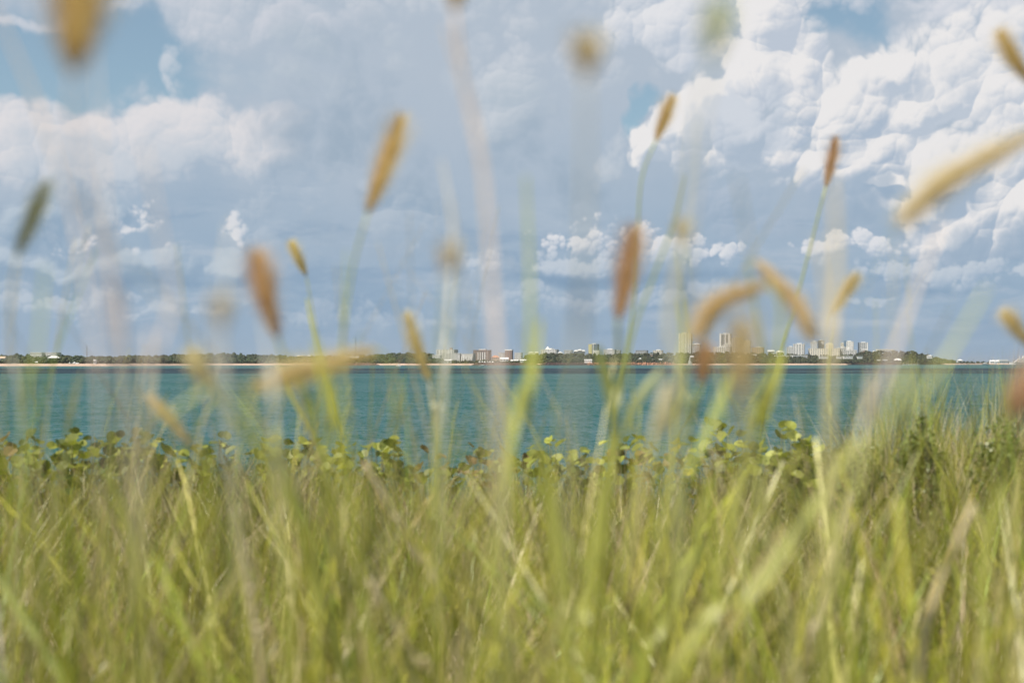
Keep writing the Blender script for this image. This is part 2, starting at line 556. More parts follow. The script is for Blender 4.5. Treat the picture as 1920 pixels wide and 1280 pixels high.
# flat clouds added out of view above the bay to cast the dark water band
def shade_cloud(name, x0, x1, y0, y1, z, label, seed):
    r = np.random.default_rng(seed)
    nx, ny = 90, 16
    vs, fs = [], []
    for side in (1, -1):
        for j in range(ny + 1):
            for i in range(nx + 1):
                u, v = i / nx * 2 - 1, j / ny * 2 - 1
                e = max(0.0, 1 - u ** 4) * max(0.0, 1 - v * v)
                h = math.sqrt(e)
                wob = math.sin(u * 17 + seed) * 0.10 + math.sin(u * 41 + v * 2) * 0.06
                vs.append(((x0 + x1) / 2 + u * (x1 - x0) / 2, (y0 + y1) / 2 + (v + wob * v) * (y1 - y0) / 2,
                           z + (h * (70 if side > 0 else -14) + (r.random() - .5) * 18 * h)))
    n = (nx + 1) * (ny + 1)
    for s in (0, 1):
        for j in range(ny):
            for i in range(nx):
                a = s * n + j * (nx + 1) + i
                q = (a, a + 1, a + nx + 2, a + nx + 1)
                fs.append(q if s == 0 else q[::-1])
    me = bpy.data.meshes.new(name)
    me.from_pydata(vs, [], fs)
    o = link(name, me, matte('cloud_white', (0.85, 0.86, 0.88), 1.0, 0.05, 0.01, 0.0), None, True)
    tag(o, label, 'cloud', 'unseen flat clouds added to shade the bay')


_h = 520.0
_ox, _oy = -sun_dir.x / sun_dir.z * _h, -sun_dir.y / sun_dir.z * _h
shade_cloud('cloud', -900 - _ox, 1050 - _ox, 985 - _oy, 1560 - _oy, _h, 'wide flat unseen cloud added to shade the bay, the far one', 1)
shade_cloud('cloud', -900 - _ox, 1050 - _ox, 770 - _oy, 940 - _oy, _h, 'narrow flat unseen cloud added to shade the bay, the near one', 2)

# ------------------------------------------------------------------ the far shore
SHORE = [(-900, 2500), (-400, 2700), (0, 2800), (200, 2850), (400, 3900), (600, 4100), (800, 4000), (1000, 4000), (1200, 4350), (1500, 4600), (1720, 5300), (1800, 6000), (1860, 6700), (2050, 7000), (2700, 7800)]
TOPS = [(-900, 666), (-400, 668), (0, 668), (40, 665), (110, 665), (130, 668), (200, 670), (240, 668), (300, 666), (380, 664), (440, 662), (480, 665), (540, 667), (640, 668), (700, 665), (745, 662),
        (800, 661), (815, 666), (850, 675), (960, 673), (975, 667), (1010, 662), (1120, 664), (1190, 663), (1260, 661), (1330, 660), (1400, 661), (1460, 663), (1510, 665), (1560, 667), (1600, 665),
        (1622, 658), (1640, 658), (1690, 657), (1720, 659), (1750, 668), (1775, 674), (1800, 677), (1840, 678), (1850, 676), (1870, 679), (2000, 679), (2700, 676)]


def lerp_list(lst, x):
    return float(np.interp(x, [a for a, _ in lst], [b for _, b in lst]))


def shore_d(px): return lerp_list(SHORE, px)


def top_z(px):
    return max(7.0, HC + (HORIZON - lerp_list(TOPS, px)) / FPX * (shore_d(px) + 300) - 6.5)


def coast_z(px, t):
    zt = top_z(px)
    return float(np.interp(t, [-60, 0, 35, 50, 80, 500, 4000], [-3.0, -0.15, 4.3, 5.0, 6.5, zt, zt + 2]))


def coast_grid(name, px0, px1, step, ts, mat, jit=0.0, dz=0.0):
    pxs = np.arange(px0, px1 + step, step)
    vs, fs = [], []
    for px in pxs:
        for t in ts:
            d = shore_d(px) + t + (rnd.random() - .5) * jit * 8
            vs.append(((px - 960) / FPX * d, d, coast_z(px, t) + dz + (rnd.random() - .5) * jit))
    n = len(ts)
    for i in range(len(pxs) - 1):
        for j in range(n - 1):
            fs.append((i * n + j, (i + 1) * n + j, (i + 1) * n + j + 1, i * n + j + 1))
    me = bpy.data.meshes.new(name)
    me.from_pydata(vs, [], fs)
    o = link(name, me, mat, None, True)
    return tag(o, kind='structure')


sand = matte('beach_sand', (0.52, 0.37, 0.28), 0.95, 0.25, 0.02, 0.1)
coast_grid('beach', -900, 2700, 8, [-40, 0, 12, 24, 38, 52], sand, 0.5)
coast_grid('terrain', -900, 2700, 10, [46, 60, 90, 150, 250, 400, 600, 1500, 5000], matte('far_soil', (0.10, 0.095, 0.055), 0.95, 0.4, 0.02, 0.1), 1.0, 0.15)


def rock_face(name, px0, px1, h, t0, col, label, lump=1.0, seed=1):
    """a wall of tumbled rock or a low broken cliff along the waterline"""
    r = np.random.default_rng(seed)
    pxs = np.arange(px0, px1 + 0.01, 1.0)
    prof = [(-3, -1.0), (0, 0.3), (2, h * 0.45), (4, h * 0.8), (7, h), (16, h * 1.02), (30, h * 0.9)]
    vs, fs = [], []
    for k, px in enumerate(pxs):
        e = min(1.0, (px - px0) / 12 + 0.15, (px1 - px) / 12 + 0.15)
        hh = e * (1 + (r.random() - .5) * 0.35 * lump)
        for (t, z) in prof:
            d = shore_d(px) + t0 + t + (r.random() - .5) * 3.0 * lump
            vs.append(((px - 960 + (r.random() - .5) * .5) / FPX * d, d, z * hh + (r.random() - .5) * 0.9 * lump * (z > 0)))
    n = len(prof)
    for i in range(len(pxs) - 1):
        for j in range(n - 1):
            fs.append((i * n + j, (i + 1) * n + j, (i + 1) * n + j + 1, i * n + j + 1))
    me = bpy.data.meshes.new(name)
    me.from_pydata(vs, [], fs)
    o = link(name, me, matte(name + '_rock_%d' % seed, col, 0.95, 0.5, 0.08, 0.1))
    return o


BROWN, RED = (0.115, 0.075, 0.06), (0.42, 0.22, 0.14)
tag(rock_face('seawall', 622, 712, 6.5, 1, (0.16, 0.10, 0.085), '', 0.7, 3), 'brown rock seawall near the pale pitched roof', 'seawall')
tag(rock_face('seawall', 884, 1012, 6.5, -4, BROWN, '', 0.6, 4), 'dark brown rock seawall below the brown hotel block', 'seawall')
tag(rock_face('seawall', 1008, 1106, 6.8, -2, (0.15, 0.095, 0.08), '', 0.6, 5), 'low brown seawall with a pale ramp at its end', 'seawall')
tag(rock_face('cliff', 1096, 1272, 7.5, -1, RED, '', 1.6, 6), 'low broken red cliff with pale stones', 'cliff', kind='structure')
tag(rock_face('seawall', 1588, 1772, 6.0, -4, (0.13, 0.085, 0.07), '', 0.7, 7), 'long brown rock seawall round the wooded headland', 'seawall')

# ---- woods along the shore (one mass: thousands of crowns a few pixels wide)
_bm = bmesh.new()
bmesh.ops.create_icosphere(_bm, subdivisions=2, radius=1.0)
ICO_V = np.array([v.co[:] for v in _bm.verts])
ICO_F = np.array([[v.index for v in f.verts] for f in _bm.faces])
_bm.free()
_bm = bmesh.new()
bmesh.ops.create_icosphere(_bm, subdivisions=1, radius=1.0)
ICO1_V = np.array([v.co[:] for v in _bm.verts])
ICO1_F = np.array([[v.index for v in f.verts] for f in _bm.faces])
_bm.free()


def woods(name, px0, px1, rows, per_px, hue, label, seed, hmul=1.0, low=None):
    r = np.random.default_rng(seed)
    V_, F_, C_ = [], [], []
    off = 0
    n = int((px1 - px0) * per_px)
    for (t0, t1, frac) in rows:
        for _ in range(int(n * frac)):
            px = r.uniform(px0, px1)
            if low and any(a < px < b for a, b in low) and t0 > 55:
                continue
            t = r.uniform(t0, t1)
            d = shore_d(px) + t
            z = coast_z(px, t)
            h = r.uniform(6.5, 12.5) * hmul * (0.7 if t < 75 else 1.0)
            w = h * r.uniform(0.45, 0.75)
            cx = (px - 960) / FPX * d
            tone = r.uniform(0.55, 1.35)
            g = np.array(hue) * tone * np.array([r.uniform(.8, 1.3), 1.0, r.uniform(.7, 1.2)])
            for lob in range(3):                        # three uneven lobes to a crown
                lv = ICO1_V * (1 + r.uniform(-0.28, 0.28, (len(ICO1_V), 1)))
                s = r.uniform(0.5, 0.8)
                c0 = np.array([cx + r.uniform(-.5, .5) * w, d + r.uniform(-.5, .5) * w, z + h * (0.42 + r.uniform(-.1, .22))])
                V_.append(lv * np.array([w * s, w * s, h * 0.45 * s + 1.2]) + c0)
                F_.append(ICO1_F + off)
                C_.append(np.tile(g * r.uniform(.8, 1.2), (len(lv), 1)))
                off += len(lv)
    me = np_mesh(name, np.concatenate(V_), np.concatenate(F_), np.concatenate(C_))
    o = link(name, me, leafy('far_foliage', None, 0.12, 0.02, 0.6, 0.5))
    return tag(o, label, 'woods', kind='stuff')


ROWS = [(48, 80, 0.5), (80, 180, 0.8), (180, 330, 0.8), (330, 520, 0.8)]
woods('woods', -900, 420, ROWS, 1.0, (0.042, 0.058, 0.026), 'dark green woods behind the pink beach on the far left shore', 21)
woods('woods', 420, 830, ROWS, 1.2, (0.040, 0.060, 0.030), 'low green woods along the middle shore, left of the white hotels', 22)
woods('woods', 800, 1000, [(48, 90, 0.6), (90, 250, 0.5)], 0.9, (0.045, 0.058, 0.028), 'sparse trees in front of the waterfront hotels', 23, 0.7)
woods('woods', 985, 1600, ROWS, 1.3, (0.045, 0.055, 0.028), 'dark woods below the city towers', 24)
woods('woods', 1580, 1790, ROWS, 1.4, (0.040, 0.048, 0.024), 'tall dark trees on the headland right of the towers', 25)
woods('woods', 1780, 2700, [(48, 90, 0.5), (90, 250, 0.5)], 0.7, (0.045, 0.055, 0.03), 'thin line of trees by the port', 26, 0.8)

# ------------------------------------------------------------------ city
WALLS = {
    'white': (0.78, 0.76, 0.72), 'cream': (0.74, 0.69, 0.59), 'grey': (0.42, 0.43, 0.43), 'pale': (0.62, 0.62, 0.60), 'brown': (0.27, 0.19, 0.16), 'tan': (0.55, 0.42, 0.30),
    'dark': (0.09, 0.11, 0.13), 'glass': (0.07, 0.09, 0.11), 'blue': (0.12, 0.20, 0.30), 'orange': (0.50, 0.22, 0.12), 'yellow': (0.55, 0.50, 0.25), 'slate': (0.25, 0.26, 0.27), 'redbrown': (0.32, 0.22, 0.18)}


def W(k):
    return matte('wall_' + k, WALLS[k], 0.35 if k in ('glass', 'blue', 'dark') else 0.8, 0.12, 0.05, 0.4 if k in ('glass', 'blue') else 0.2)


def building(name, label, px0, px1, ytop, ybase, d, wall='white', glass='glass', fins=4, finw=0.45, floors=None, rz=-0.32, depth=None, roof='flat', band=0.34, extra=None, cat='building', group='city towers',
             plant=True, side=None):
    """a tall block: dark window core, a slab edge and parapet at every storey, piers between the window bays, roof plant"""
    w = (px1 - px0) / FPX * d
    if rz:
        w /= (math.cos(rz) + 0.25 * abs(math.sin(rz)))
    dep = depth or max(12.0, w * 0.6)
    zt = HC + (HORIZON - ytop) / FPX * d
    zb = HC + (HORIZON - ybase) / FPX * d - 14.0
    h = zt - zb
    o = empty(name, ((px0 + px1) / 2 / 1.0 * d / FPX - 960 * d / FPX, d, zb), rz)
    x0, x1, y0, y1 = -w / 2, w / 2, 0.0, dep
    MB().box(x0 + .5, x1 - .5, y0 + .6, y1 - .6, 0, h - 1.0).build('window_core', W(glass), o)
    fl = floors or max(2, int(h / 3.4))
    sl = MB()
    for i in range(fl):
        z = (i + 0.5) * h / fl
        sl.box(x0 + .1, x1 - .1, y0 + .1, y1 - .1, z, z + h / fl * band)
    sl.build('storey_bands', W(wall), o)
    pr = MB()
    bay = w / max(1, fins)
    for i in range(fins + 1):
        xc = x0 + i * bay
        fw = bay * finw / 2
        pr.box(max(x0, xc - fw), min(x1, xc + fw), y0 - .15, y0 + 1.5, 0, h - 0.4)
    nb = max(1, int(dep / max(bay, 4)))
    for i in range(nb + 1):
        yc = y0 + i * dep / nb
        fw = dep / nb * finw / 2
        for xs in (x0 - .12, x1 - 1.2):
            pr.box(xs, xs + 1.32, max(y0 + 1.6, yc - fw), min(y1, yc + fw), 0, h - 0.4)
    pr.build('piers', W(side or wall), o)
    if roof == 'flat':
        MB().box(x0 - .4, x1 + .4, y0 - .4, y1 + .4, h - 1.0, h).build('roof', W(wall), o)
        if plant:
            MB().box(x0 + w * .3, x1 - w * .25, y0 + dep * .3, y1 - dep * .3, h, h + 3.0).build('plant_room', W('pale'), o)
    elif roof == 'hip':
        MB().hip(x0 - 1, x1 + 1, y0 - 1, y1 + 1, h - 1.0, h + w * 0.12).build('roof', W('pale'), o)
    elif roof == 'dark':
        MB().box(x0 - .4, x1 + .4, y0 - .4, y1 + .4, h - 1.0, h).build('roof', W('slate'), o)
    if extra:
        extra(o, w, dep, h)
    return tag(o, label, cat, group)


def house(name, label, px0, px1, ytop, ybase, d, wall='white', roofc='white', roof='hip', cat='house', group='low houses along the shore', wins=4, drop=6.0, eave=0.5):
    w = (px1 - px0) / FPX * d
    dep = min(max(8.0, w * 0.5), 22.0)
    zt = HC + (HORIZON - ytop) / FPX * d
    zb = HC + (HORIZON - ybase) / FPX * d - drop
    h = zt - zb
    hw = h - min((h - drop) * eave, w * 0.3)
    o = empty(name, ((px0 + px1) / 2 * d / FPX - 960 * d / FPX, d, zb))
    MB().box(-w / 2, w / 2, 0, dep, 0, hw).build('wall', W(wall), o)
    r = MB()
    e = 0.9
    if roof == 'hip':
        r.hip(-w / 2 - e, w / 2 + e, -e, dep + e, hw, h)
    elif roof == 'gable':
        r.gable(-w / 2 - e, w / 2 + e, -e, dep + e, hw, h)
    else:
        r.box(-w / 2 - e, w / 2 + e, -e, dep + e, hw, h)
    r.build('roof', W(roofc), o)
    win = MB().box(-0.7, 0.7, -0.12, 0.3, -0.8, 0.8).mesh('window')
    for i in range(wins):
        q = link('window', win, W('glass'), o)
        q.location = (-w / 2 + (i + .5) * w / wins, 0, hw - (hw - drop) * 0.5)
        q.scale = (max(1.0, w / wins * 0.4), 1, max(0.8, (hw - drop) * 0.3))
    return tag(o, label, cat, group)


# -- waterfront hotels
def terraces(o, w, dep, h):
    for i, (a, b, z) in enumerate(((-.5, -.22, .60), (-.22, .0, .86), (.0, .28, .8), (.28, .5, .62))):
        m = MB()
        n = int(h * z / 3.4)
        for k in range(n):
            zz = (k + .3) * h * z / n
            m.box(w * a + .4, w * b - .4, -4.5 - k * -.25, 0.3, zz, zz + 1.1)
        m.build('balconies', W('white'), o)
    MB().box(w * .22, w * .36, 3, 9, h, h + 5).build('stair_tower', W('brown'), o)


building('apartment_block', 'cream stepped apartment block with a brown stair tower above the beach', 817, 853, 655, 675, 4300, 'white', 'slate', 6, 0.25, extra=terraces, plant=False, group='waterfront blocks')
building('apartment_block', 'white lower wing at the left foot of the stepped apartment block', 810, 826, 665, 676, 4240, 'white', 'slate', 5, 0.3, plant=False, group='waterfront blocks')
building('apartment_block', 'white block with an even grid of balconies beside the stepped apartments', 843, 863, 662, 675, 4210, 'white', 'slate', 7, 0.3, plant=False, group='waterfront blocks')


def ramps(o, w, dep, h):
    for k in range(7):
        x = -w / 2 + (k + .5) * w / 7
        MB().add([(x - .7, -9, 0), (x + .7, -9, 0), (x + .7, 0.4, 0), (x - .7, 0.4, 0), (x - .7, 0.4, h * .95), (x + .7, 0.4, h * .95)],
                 [(0, 1, 5, 4), (0, 4, 3), (1, 2, 5), (2, 3, 4, 5), (0, 3, 2, 1)]).build('buttress', W('white'), o)


building('apartment_block', 'white block with sloping buttresses left of the brown hotel', 864, 888, 663, 675, 4200, 'white', 'brown', 7, 0.25, extra=ramps, plant=False, group='waterfront blocks')


def white_strips(o, w, dep, h):
    for k in range(4):
        x = -w * .18 + k * w * .15
        MB().box(x - 1.4, x + 1.4, -1.0, .5, h * .1, h * .86).build('balcony_stack', W('white'), o)


building('hotel_block', 'brown hotel block with four white balcony stacks', 886, 917, 656, 676, 4260, 'redbrown', 'slate', 8, 0.3, extra=white_strips, group='waterfront blocks')
house('house', 'orange-roofed house right of the brown hotel', 922, 936, 666, 674, 4250, 'tan', 'orange')
building('office_block', 'pale flat block behind the orange-roofed house', 934, 946, 661, 668, 4500, 'pale', 'slate', 4, 0.3, plant=False)
building('apartment_block', 'small brown block with a broad white roof', 946, 960, 657, 668, 4450, 'redbrown', 'slate', 3, 0.6, extra=lambda o, w, dp, h: MB().box(-w * .53, w * .53, -.6, dp + .6, h, h + 3.2).build('roof_cap', W('white'), o), plant=False)
building('office_block', 'long low white block right of the small brown one', 964, 978, 661, 668, 4500, 'white', 'slate', 5, 0.35, plant=False)
for (a, b, t, bs, lab) in ((834, 846, 673.5, 678, 'leftmost low white roof below the stepped apartments'), (938, 953, 670, 676, 'white hip-roofed pavilion below the small brown block'), (958, 972, 674, 678.5, 'low white shed just above the dark seawall'),
                           (975, 990, 673.5, 678, 'second white shed above the dark seawall'), (994, 1006, 674, 678.5, 'third white shed above the dark seawall'), (1041, 1047, 674.5, 679, 'small white kiosk above the low seawall'),
                           (1066, 1072, 676, 679.5, 'tiny white hut on the low seawall'), (1096, 1110, 673.5, 676.5, 'white boathouse at the end of the low seawall')):
    house('shed', lab, a, b, t, bs, 4130 if b < 1000 else 4200, 'white', 'white', 'gable', 'shed', 'white sheds on the waterfront', 3)
# the row of pointed market tents
tent_mesh = MB().pyramid(0, 0, 3.2, 6.6, 4.6).mesh('tent_roof')
leg_mesh = MB().tube([(0, 0, 0), (0, 0, 3.3)], 0.12, 5).mesh('leg')
for i, px in enumerate((899, 904, 909, 914, 919, 924)):
    d = 4062
    o = empty('market_tent', ((px - 960) / FPX * d, d, coast_z(px, 62) + 0.0))
    link('tent_roof', tent_mesh, W('white'), o)
    for (x, y) in ((-3, -3), (3, -3), (3, 3), (-3, 3)):
        q = link('leg', leg_mesh, W('pale'), o)
        q.location = (x, y, 0)
    tag(o, '%s white market tent from the left below the brown hotel' % ('first', 'second', 'third', 'fourth', 'fifth', 'last')[i], 'tent', 'market tents')

# -- middle ground blocks


def dome(o, w, dep, h):
    MB().box(-w * .22, w * .2, 2, dep - 2, h, h + 4).build('upper_storey', W('white'), o)
    MB().pyramid(-w * .12, dep * .4, h + 4, h + 11, 6.0, 10).build('cone_roof', W('white'), o)


building('hall', 'white hall with a small pointed cone on its roof', 1013, 1044, 655, 662, 4800, 'white', 'slate', 9, 0.3, extra=dome, plant=False)
building('office_block', 'small grey block right of the cone-roofed hall', 1057, 1072, 656, 663, 4900, 'pale', 'slate', 5, 0.3, plant=False)
for k, (a, b) in enumerate(((990, 1001), (1001, 1010), (1046, 1055))):
    house('house', '%s white roof peeping over the trees near the cone-roofed hall' % ('first', 'second', 'third')[k], a, b, 659.5, 663, 4700, 'white', 'white', 'hip', 'house', 'roofs above the trees')
for k, (a, b, t) in enumerate(((1076, 1084, 656), (1083, 1091, 654.5), (1090, 1097, 656))):
    house('house', '%s of three pointed white roofs left of the yellow-edged tower' % ('first', 'second', 'third')[k], a, b, t, 663, 4800, 'slate', 'white', 'hip', 'house', 'roofs above the trees')
def split_face(o, w, dep, h):
    MB().box(-w / 2 - .3, -w * .12, -1.0, 3, 0, h * 1.0).build('sunlit_tint_face', W('yellow'), o)  # the left side's yellowish sunlight is put into this wall colour
    MB().box(-w * .02, w * .06, -1.2, 2, 0, h).build('white_fin', W('white'), o)
    MB().box(w * .06, w * .7, -3, 4, 0, h * .52).build('podium', W('white'), o)


building('tower', 'tower with a yellow sunlit tint on its left face, dark glass right face and white podium', 1103, 1121, 645, 662, 5000, 'slate', 'blue', 4, 0.2, extra=split_face, band=0.25)
building('office_block', 'low round-cornered white block right of the yellow-edged tower', 1131, 1153, 655, 664, 4900, 'white', 'slate', 8, 0.25, plant=True)
building('office_block', 'pale low block with a grey roof, first right of the white round-cornered one', 1152, 1163, 656, 663, 4950, 'pale', 'slate', 4, 0.3, plant=False)
building('office_block', 'grey low block half hidden in trees left of the tallest tower', 1191, 1213, 656.5, 664, 5000, 'grey', 'slate', 6, 0.4, plant=False, roof='dark')
building('office_block', 'cream low block just left of the tallest tower', 1224, 1242, 656.5, 662, 5000, 'cream', 'slate', 5, 0.35)

# -- small pale houses on the red cliff and in the woods below the towers
for k, (a, b, t, bs, lab) in enumerate((
        (1148, 1156, 671.5, 676, 'leftmost pale house on the red cliff'), (1166, 1172, 673, 677, 'tiny pale house on the red cliff, second from the left'), (1180, 1192, 672.5, 677, 'wide pale house on the red cliff'),
        (1198, 1204, 671, 676, 'tall narrow pale house on the red cliff'), (1214, 1226, 673.5, 677.5, 'low pale terrace on the red cliff'), (1236, 1243, 672.5, 677, 'pale house on the red cliff left of the sailboat'),
        (1250, 1262, 674, 678, 'rightmost low pale house on the red cliff'), (1220, 1224, 662.5, 667, 'small white tower house in the woods left of the lone cream tower'),
        (1294, 1301, 667, 671.5, 'white roof in the woods just above the sailboat'), (1384, 1389, 666.5, 670, 'white roof in the woods below the narrow dark-striped tower'),
        (1322, 1330, 657, 663, 'pale house between the slim tower and the dark glass tower'), (1440, 1452, 656, 662, 'long pale roof on the ridge right of the low tan block'),
        (1456, 1470, 657, 663, 'second pale roof on the ridge left of the pale stub block'))):
    house('house', lab, a, b, t, bs, (4520 if t > 669 else 4700) if t > 661 else 5300, ('white', 'tan', 'pale')[k % 3], ('white', 'pale')[k % 2], ('hip', 'flat', 'gable')[k % 3], 'house', 'small houses below the towers', 2, 3.0)

# -- the towers
def tall_strips(o, w, dep, h):
    for x in (-.44, -.2, .06, .3, .44):
        MB().box(w * x - 1.5, w * x + 1.5, -1.3, 1.0, 0, h + 1.5).build('white_strip', W('white'), o)
    MB().box(-w * .18, w * .1, 3, dep - 3, h, h + 5).build('crown', W('white'), o)


building('tower', 'tall cream tower with white vertical strips, standing alone', 1272, 1296, 625, 664, 5800, 'cream', 'slate', 5, 0.3, extra=tall_strips, band=0.5, plant=False)
building('tower', 'slim pale tower with a hipped roof right of the lone cream tower', 1298, 1313, 645, 663, 5700, 'pale', 'slate', 4, 0.45, roof='hip')
def crown_bars(o, w, dep, h):
    MB().box(-w * .5, -w * .36, -1.2, 2, 0, h + 1).build('corner_strip', W('white'), o)
    MB().box(-w * .02, w * .08, -1.2, 2, 0, h + 1).build('centre_strip', W('white'), o)
    MB().box(w * .3, w * .5, -1.2, 2, 0, h + 1).build('edge_strip', W('white'), o)
    MB().box(-w * .5, w * .5, -1.4, 2, h - 4.5, h - 2).build('top_bar', W('pale'), o)


building('tower', 'dark glass tower with white corner strips, tallest of its cluster', 1349, 1370, 625.5, 663, 5900, 'grey', 'dark', 5, 0.15, extra=crown_bars, band=0.35)
building('apartment_block', 'white apartment block at the foot of the dark glass tower', 1336, 1370, 650, 664, 5650, 'white', 'slate', 8, 0.3)
building('apartment_block', 'upper white wing against the dark glass tower', 1355, 1372, 645, 664, 5700, 'white', 'slate', 4, 0.35)
building('tower', 'pale stepped tower right of the dark glass tower', 1370, 1389, 633, 663, 5850, 'pale', 'slate', 5, 0.4, extra=lambda o, w, dp, h: MB().box(-w * .75, -w * .5, 0, dp * .8, 0, h * .82).build('step_wing', W('white'), o))
building('tower', 'narrow dark-striped tower in front of the pale stepped tower', 1380, 1391, 643, 663, 5700, 'pale', 'dark', 3, 0.4)
building('tower', 'cream tower with three bays at the right of the cluster', 1391, 1406, 638.5, 660, 5800, 'cream', 'slate', 3, 0.45)
building('office_block', 'wide cream block at the foot of the three-bay tower', 1391, 1404, 649, 662, 5600, 'cream', 'slate', 4, 0.5, plant=False)
building('office_block', 'low tan block right of the tower cluster', 1409, 1431, 651, 662, 5700, 'tan', 'slate', 5, 0.45)
building('office_block', 'pale stub block left of the grey square tower', 1475, 1488, 650, 663, 5800, 'pale', 'slate', 4, 0.4)
building('tower', 'grey square tower with white uprights above the long sheds', 1487, 1508, 644.5, 663, 5600, 'white', 'slate', 4, 0.3, band=0.3)
building('tower', 'plain pale tower left of the dark slab tower', 1520, 1532, 640, 663, 6000, 'pale', 'grey', 3, 0.5)
building('tower', 'dark slab tower with a small white mark near its top', 1533.5, 1545, 638, 663, 5950, 'dark', 'dark', 3, 0.3,
         extra=lambda o, w, dp, h: (MB().box(w * .12, w * .22, -.8, .2, h - 12, h - 4).build('white_mark', W('white'), o), MB().box(w * .3, w * .4, -.8, .2, h - 16, h - 3).build('white_mark', W('white'), o)))
def barrel(o, w, dep, h):
    vs, fs = [], []
    n = 10
    for y in (0, dep):
        for i in range(n + 1):
            a = math.pi * i / n
            vs.append((-w / 2 * math.cos(a), y, h + w * .28 * math.sin(a)))
    for i in range(n):
        fs.append((i, i + 1, n + 2 + i, n + 1 + i))
    fs += [tuple(range(n + 1))[::-1], tuple(range(n + 1, 2 * n + 2))]
    MB().add(vs, fs).build('barrel_roof', W('cream'), o)


building('tower', 'cream tower with a rounded top right of the dark slab', 1548, 1562, 646, 663, 5900, 'cream', 'tan', 3, 0.6, extra=barrel, plant=False)
building('office_block', 'long cream block below the slab towers', 1515, 1574, 653, 666, 5600, 'cream', 'slate', 14, 0.5, plant=False)
building('tower', 'slender cream tower behind the long cream block', 1576, 1582, 643, 663, 5900, 'cream', 'slate', 2, 0.4)
building('tower', 'white stepped tower with a dark blue left edge', 1583, 1600, 640, 664, 5750, 'white', 'slate', 4, 0.4, band=0.55,
         extra=lambda o, w, dp, h: (MB().box(-w * .55, -w * .3, -1.2, 3, h * .7, h + 3).build('blue_edge', W('blue'), o), MB().box(-w * .3, w * .1, -2, 3, h * .45, h * .6).build('terrace', W('white'), o)))
building('office_block', 'white flat-roofed block at the foot of the stepped tower', 1571, 1586, 651.5, 665, 5600, 'white', 'dark', 4, 0.2)
building('office_block', 'low white block right of the stepped tower', 1586, 1606, 656, 666, 5550, 'white', 'dark', 6, 0.3, plant=False)
def frame_face(o, w, dep, h):
    MB().box(-w * .5, -w * .34, -1.2, 2, 0, h).build('dark_edge', W('dark'), o)
    MB().box(w * .42, w * .52, -1.2, 2, 0, h + .5).build('white_edge', W('white'), o)
    MB().box(-w * .1, w * .42, -1.3, 1, h * .56, h * .62).build('white_bar', W('white'), o)
    MB().box(0, w * .42, -1.4, 1, 0, h * .5).build('brick_panel', W('redbrown'), o)


building('tower', 'dark tower with white edge and brown lower panel, rightmost of the city', 1608.5, 1627, 642, 667, 5600, 'pale', 'dark', 5, 0.3, extra=frame_face, band=0.35)
# -- long roofs among the trees
for k, (a, b, t, lab) in enumerate(((1454, 1484, 666, 'long white shed roof in the trees below the grey square tower'), (1487, 1514, 666, 'shorter white shed roof right of the long one'),
                                    (1408, 1418, 664, 'small white roof in the woods right of the tower cluster'), (1431, 1438, 667, 'tiny white roof among trees left of the long sheds'))):
    house('shed', lab, a, b, t, 668.2, 4900, 'pale', 'white', 'flat', 'shed', 'white roofs in the woods', 3, 5.0, 0.6)
for k, (a, b, t) in enumerate(((1537, 1553, 667.5), (1569, 1578, 668), (1582, 1599, 667.5), (1608, 1617, 668))):
    house('shed', '%s low white roof from the left in the trees below the towers' % ('first', 'second', 'third', 'fourth')[k], a, b, t, 669.6, 4900, 'white', 'white', 'flat', 'shed', 'white roofs in the woods', 3, 5.0, 0.6)
house('hall', 'pale low roof on top of the wooded headland', 1645, 1676, 654.5, 658, 5900, 'pale', 'cream', 'flat', 'hall', 'buildings on the headland', 6)
house('house', 'small white house at the left end of the headland', 1637, 1642, 657.5, 661, 5750, 'white', 'white', 'hip', 'house', 'buildings on the headland', 2)
house('house', 'white house on the falling slope of the headland', 1739, 1748, 665.5, 669, 5600, 'white', 'white', 'hip', 'house', 'buildings on the headland', 3)
house('shed', 'long white boat shed at the foot of the headland', 1643, 1664, 674, 676.3, 5200, 'pale', 'white', 'flat', 'shed', 'white sheds at the headland', 5, 4.0, 0.7)
house('shed', 'white shed with a curved roof at the foot of the headland', 1677, 1691, 672, 676, 5300, 'slate', 'white', 'hip', 'shed', 'white sheds at the headland', 4, 4.0, 0.75)
# -- left shore
building('hotel_block', 'long white building on the ridge, left half', 54, 80, 660.5, 666, 3100, 'white', 'slate', 9, 0.3, plant=False, group='buildings on the left ridge')
building('hotel_block', 'long white building on the ridge, right half', 83, 108, 660.5, 667, 3100, 'white', 'slate', 9, 0.3, plant=False, group='buildings on the left ridge')
house('house', 'white two-storey house with a hipped roof below the ridge', 89, 110, 667, 674.5, 2920, 'white', 'white', 'hip', 'house', 'houses on the left shore', 5)
for k, (a, b, t, bs, lab) in enumerate(((-6, 9, 668, 675, 'pale pink-roofed house at the far left edge'), (130, 139, 678, 684, 'small pale beach house with a pitched roof'), (138, 146, 680, 685, 'low beach hut right of the pale beach house'),
                                        (175, 179, 674, 683, 'narrow white lookout hut on the left beach'), (64, 72, 677, 683, 'white beach kiosk below the ridge'))):
    house('house', lab, a, b, t, bs, 2880, 'white', 'tan' if k == 0 else 'pale', 'gable', 'house', 'houses on the left shore', 2, 3.0)
for k, (a, b) in enumerate(((515, 518), (533, 538), (556, 562), (564, 567), (576, 582))):
    house('house', '%s tiny white roof from the left on the middle treeline' % ('first', 'second', 'third', 'fourth', 'fifth')[k], a, b, 666, 668.5, 4500, 'white', 'white', 'hip', 'house', 'roofs on the middle treeline', 1)
house('hall', 'pale hall with one long pitched roof in the middle woods', 646, 672, 667, 674, 4330, 'pale', 'pale', 'gable', 'hall', None, 5)
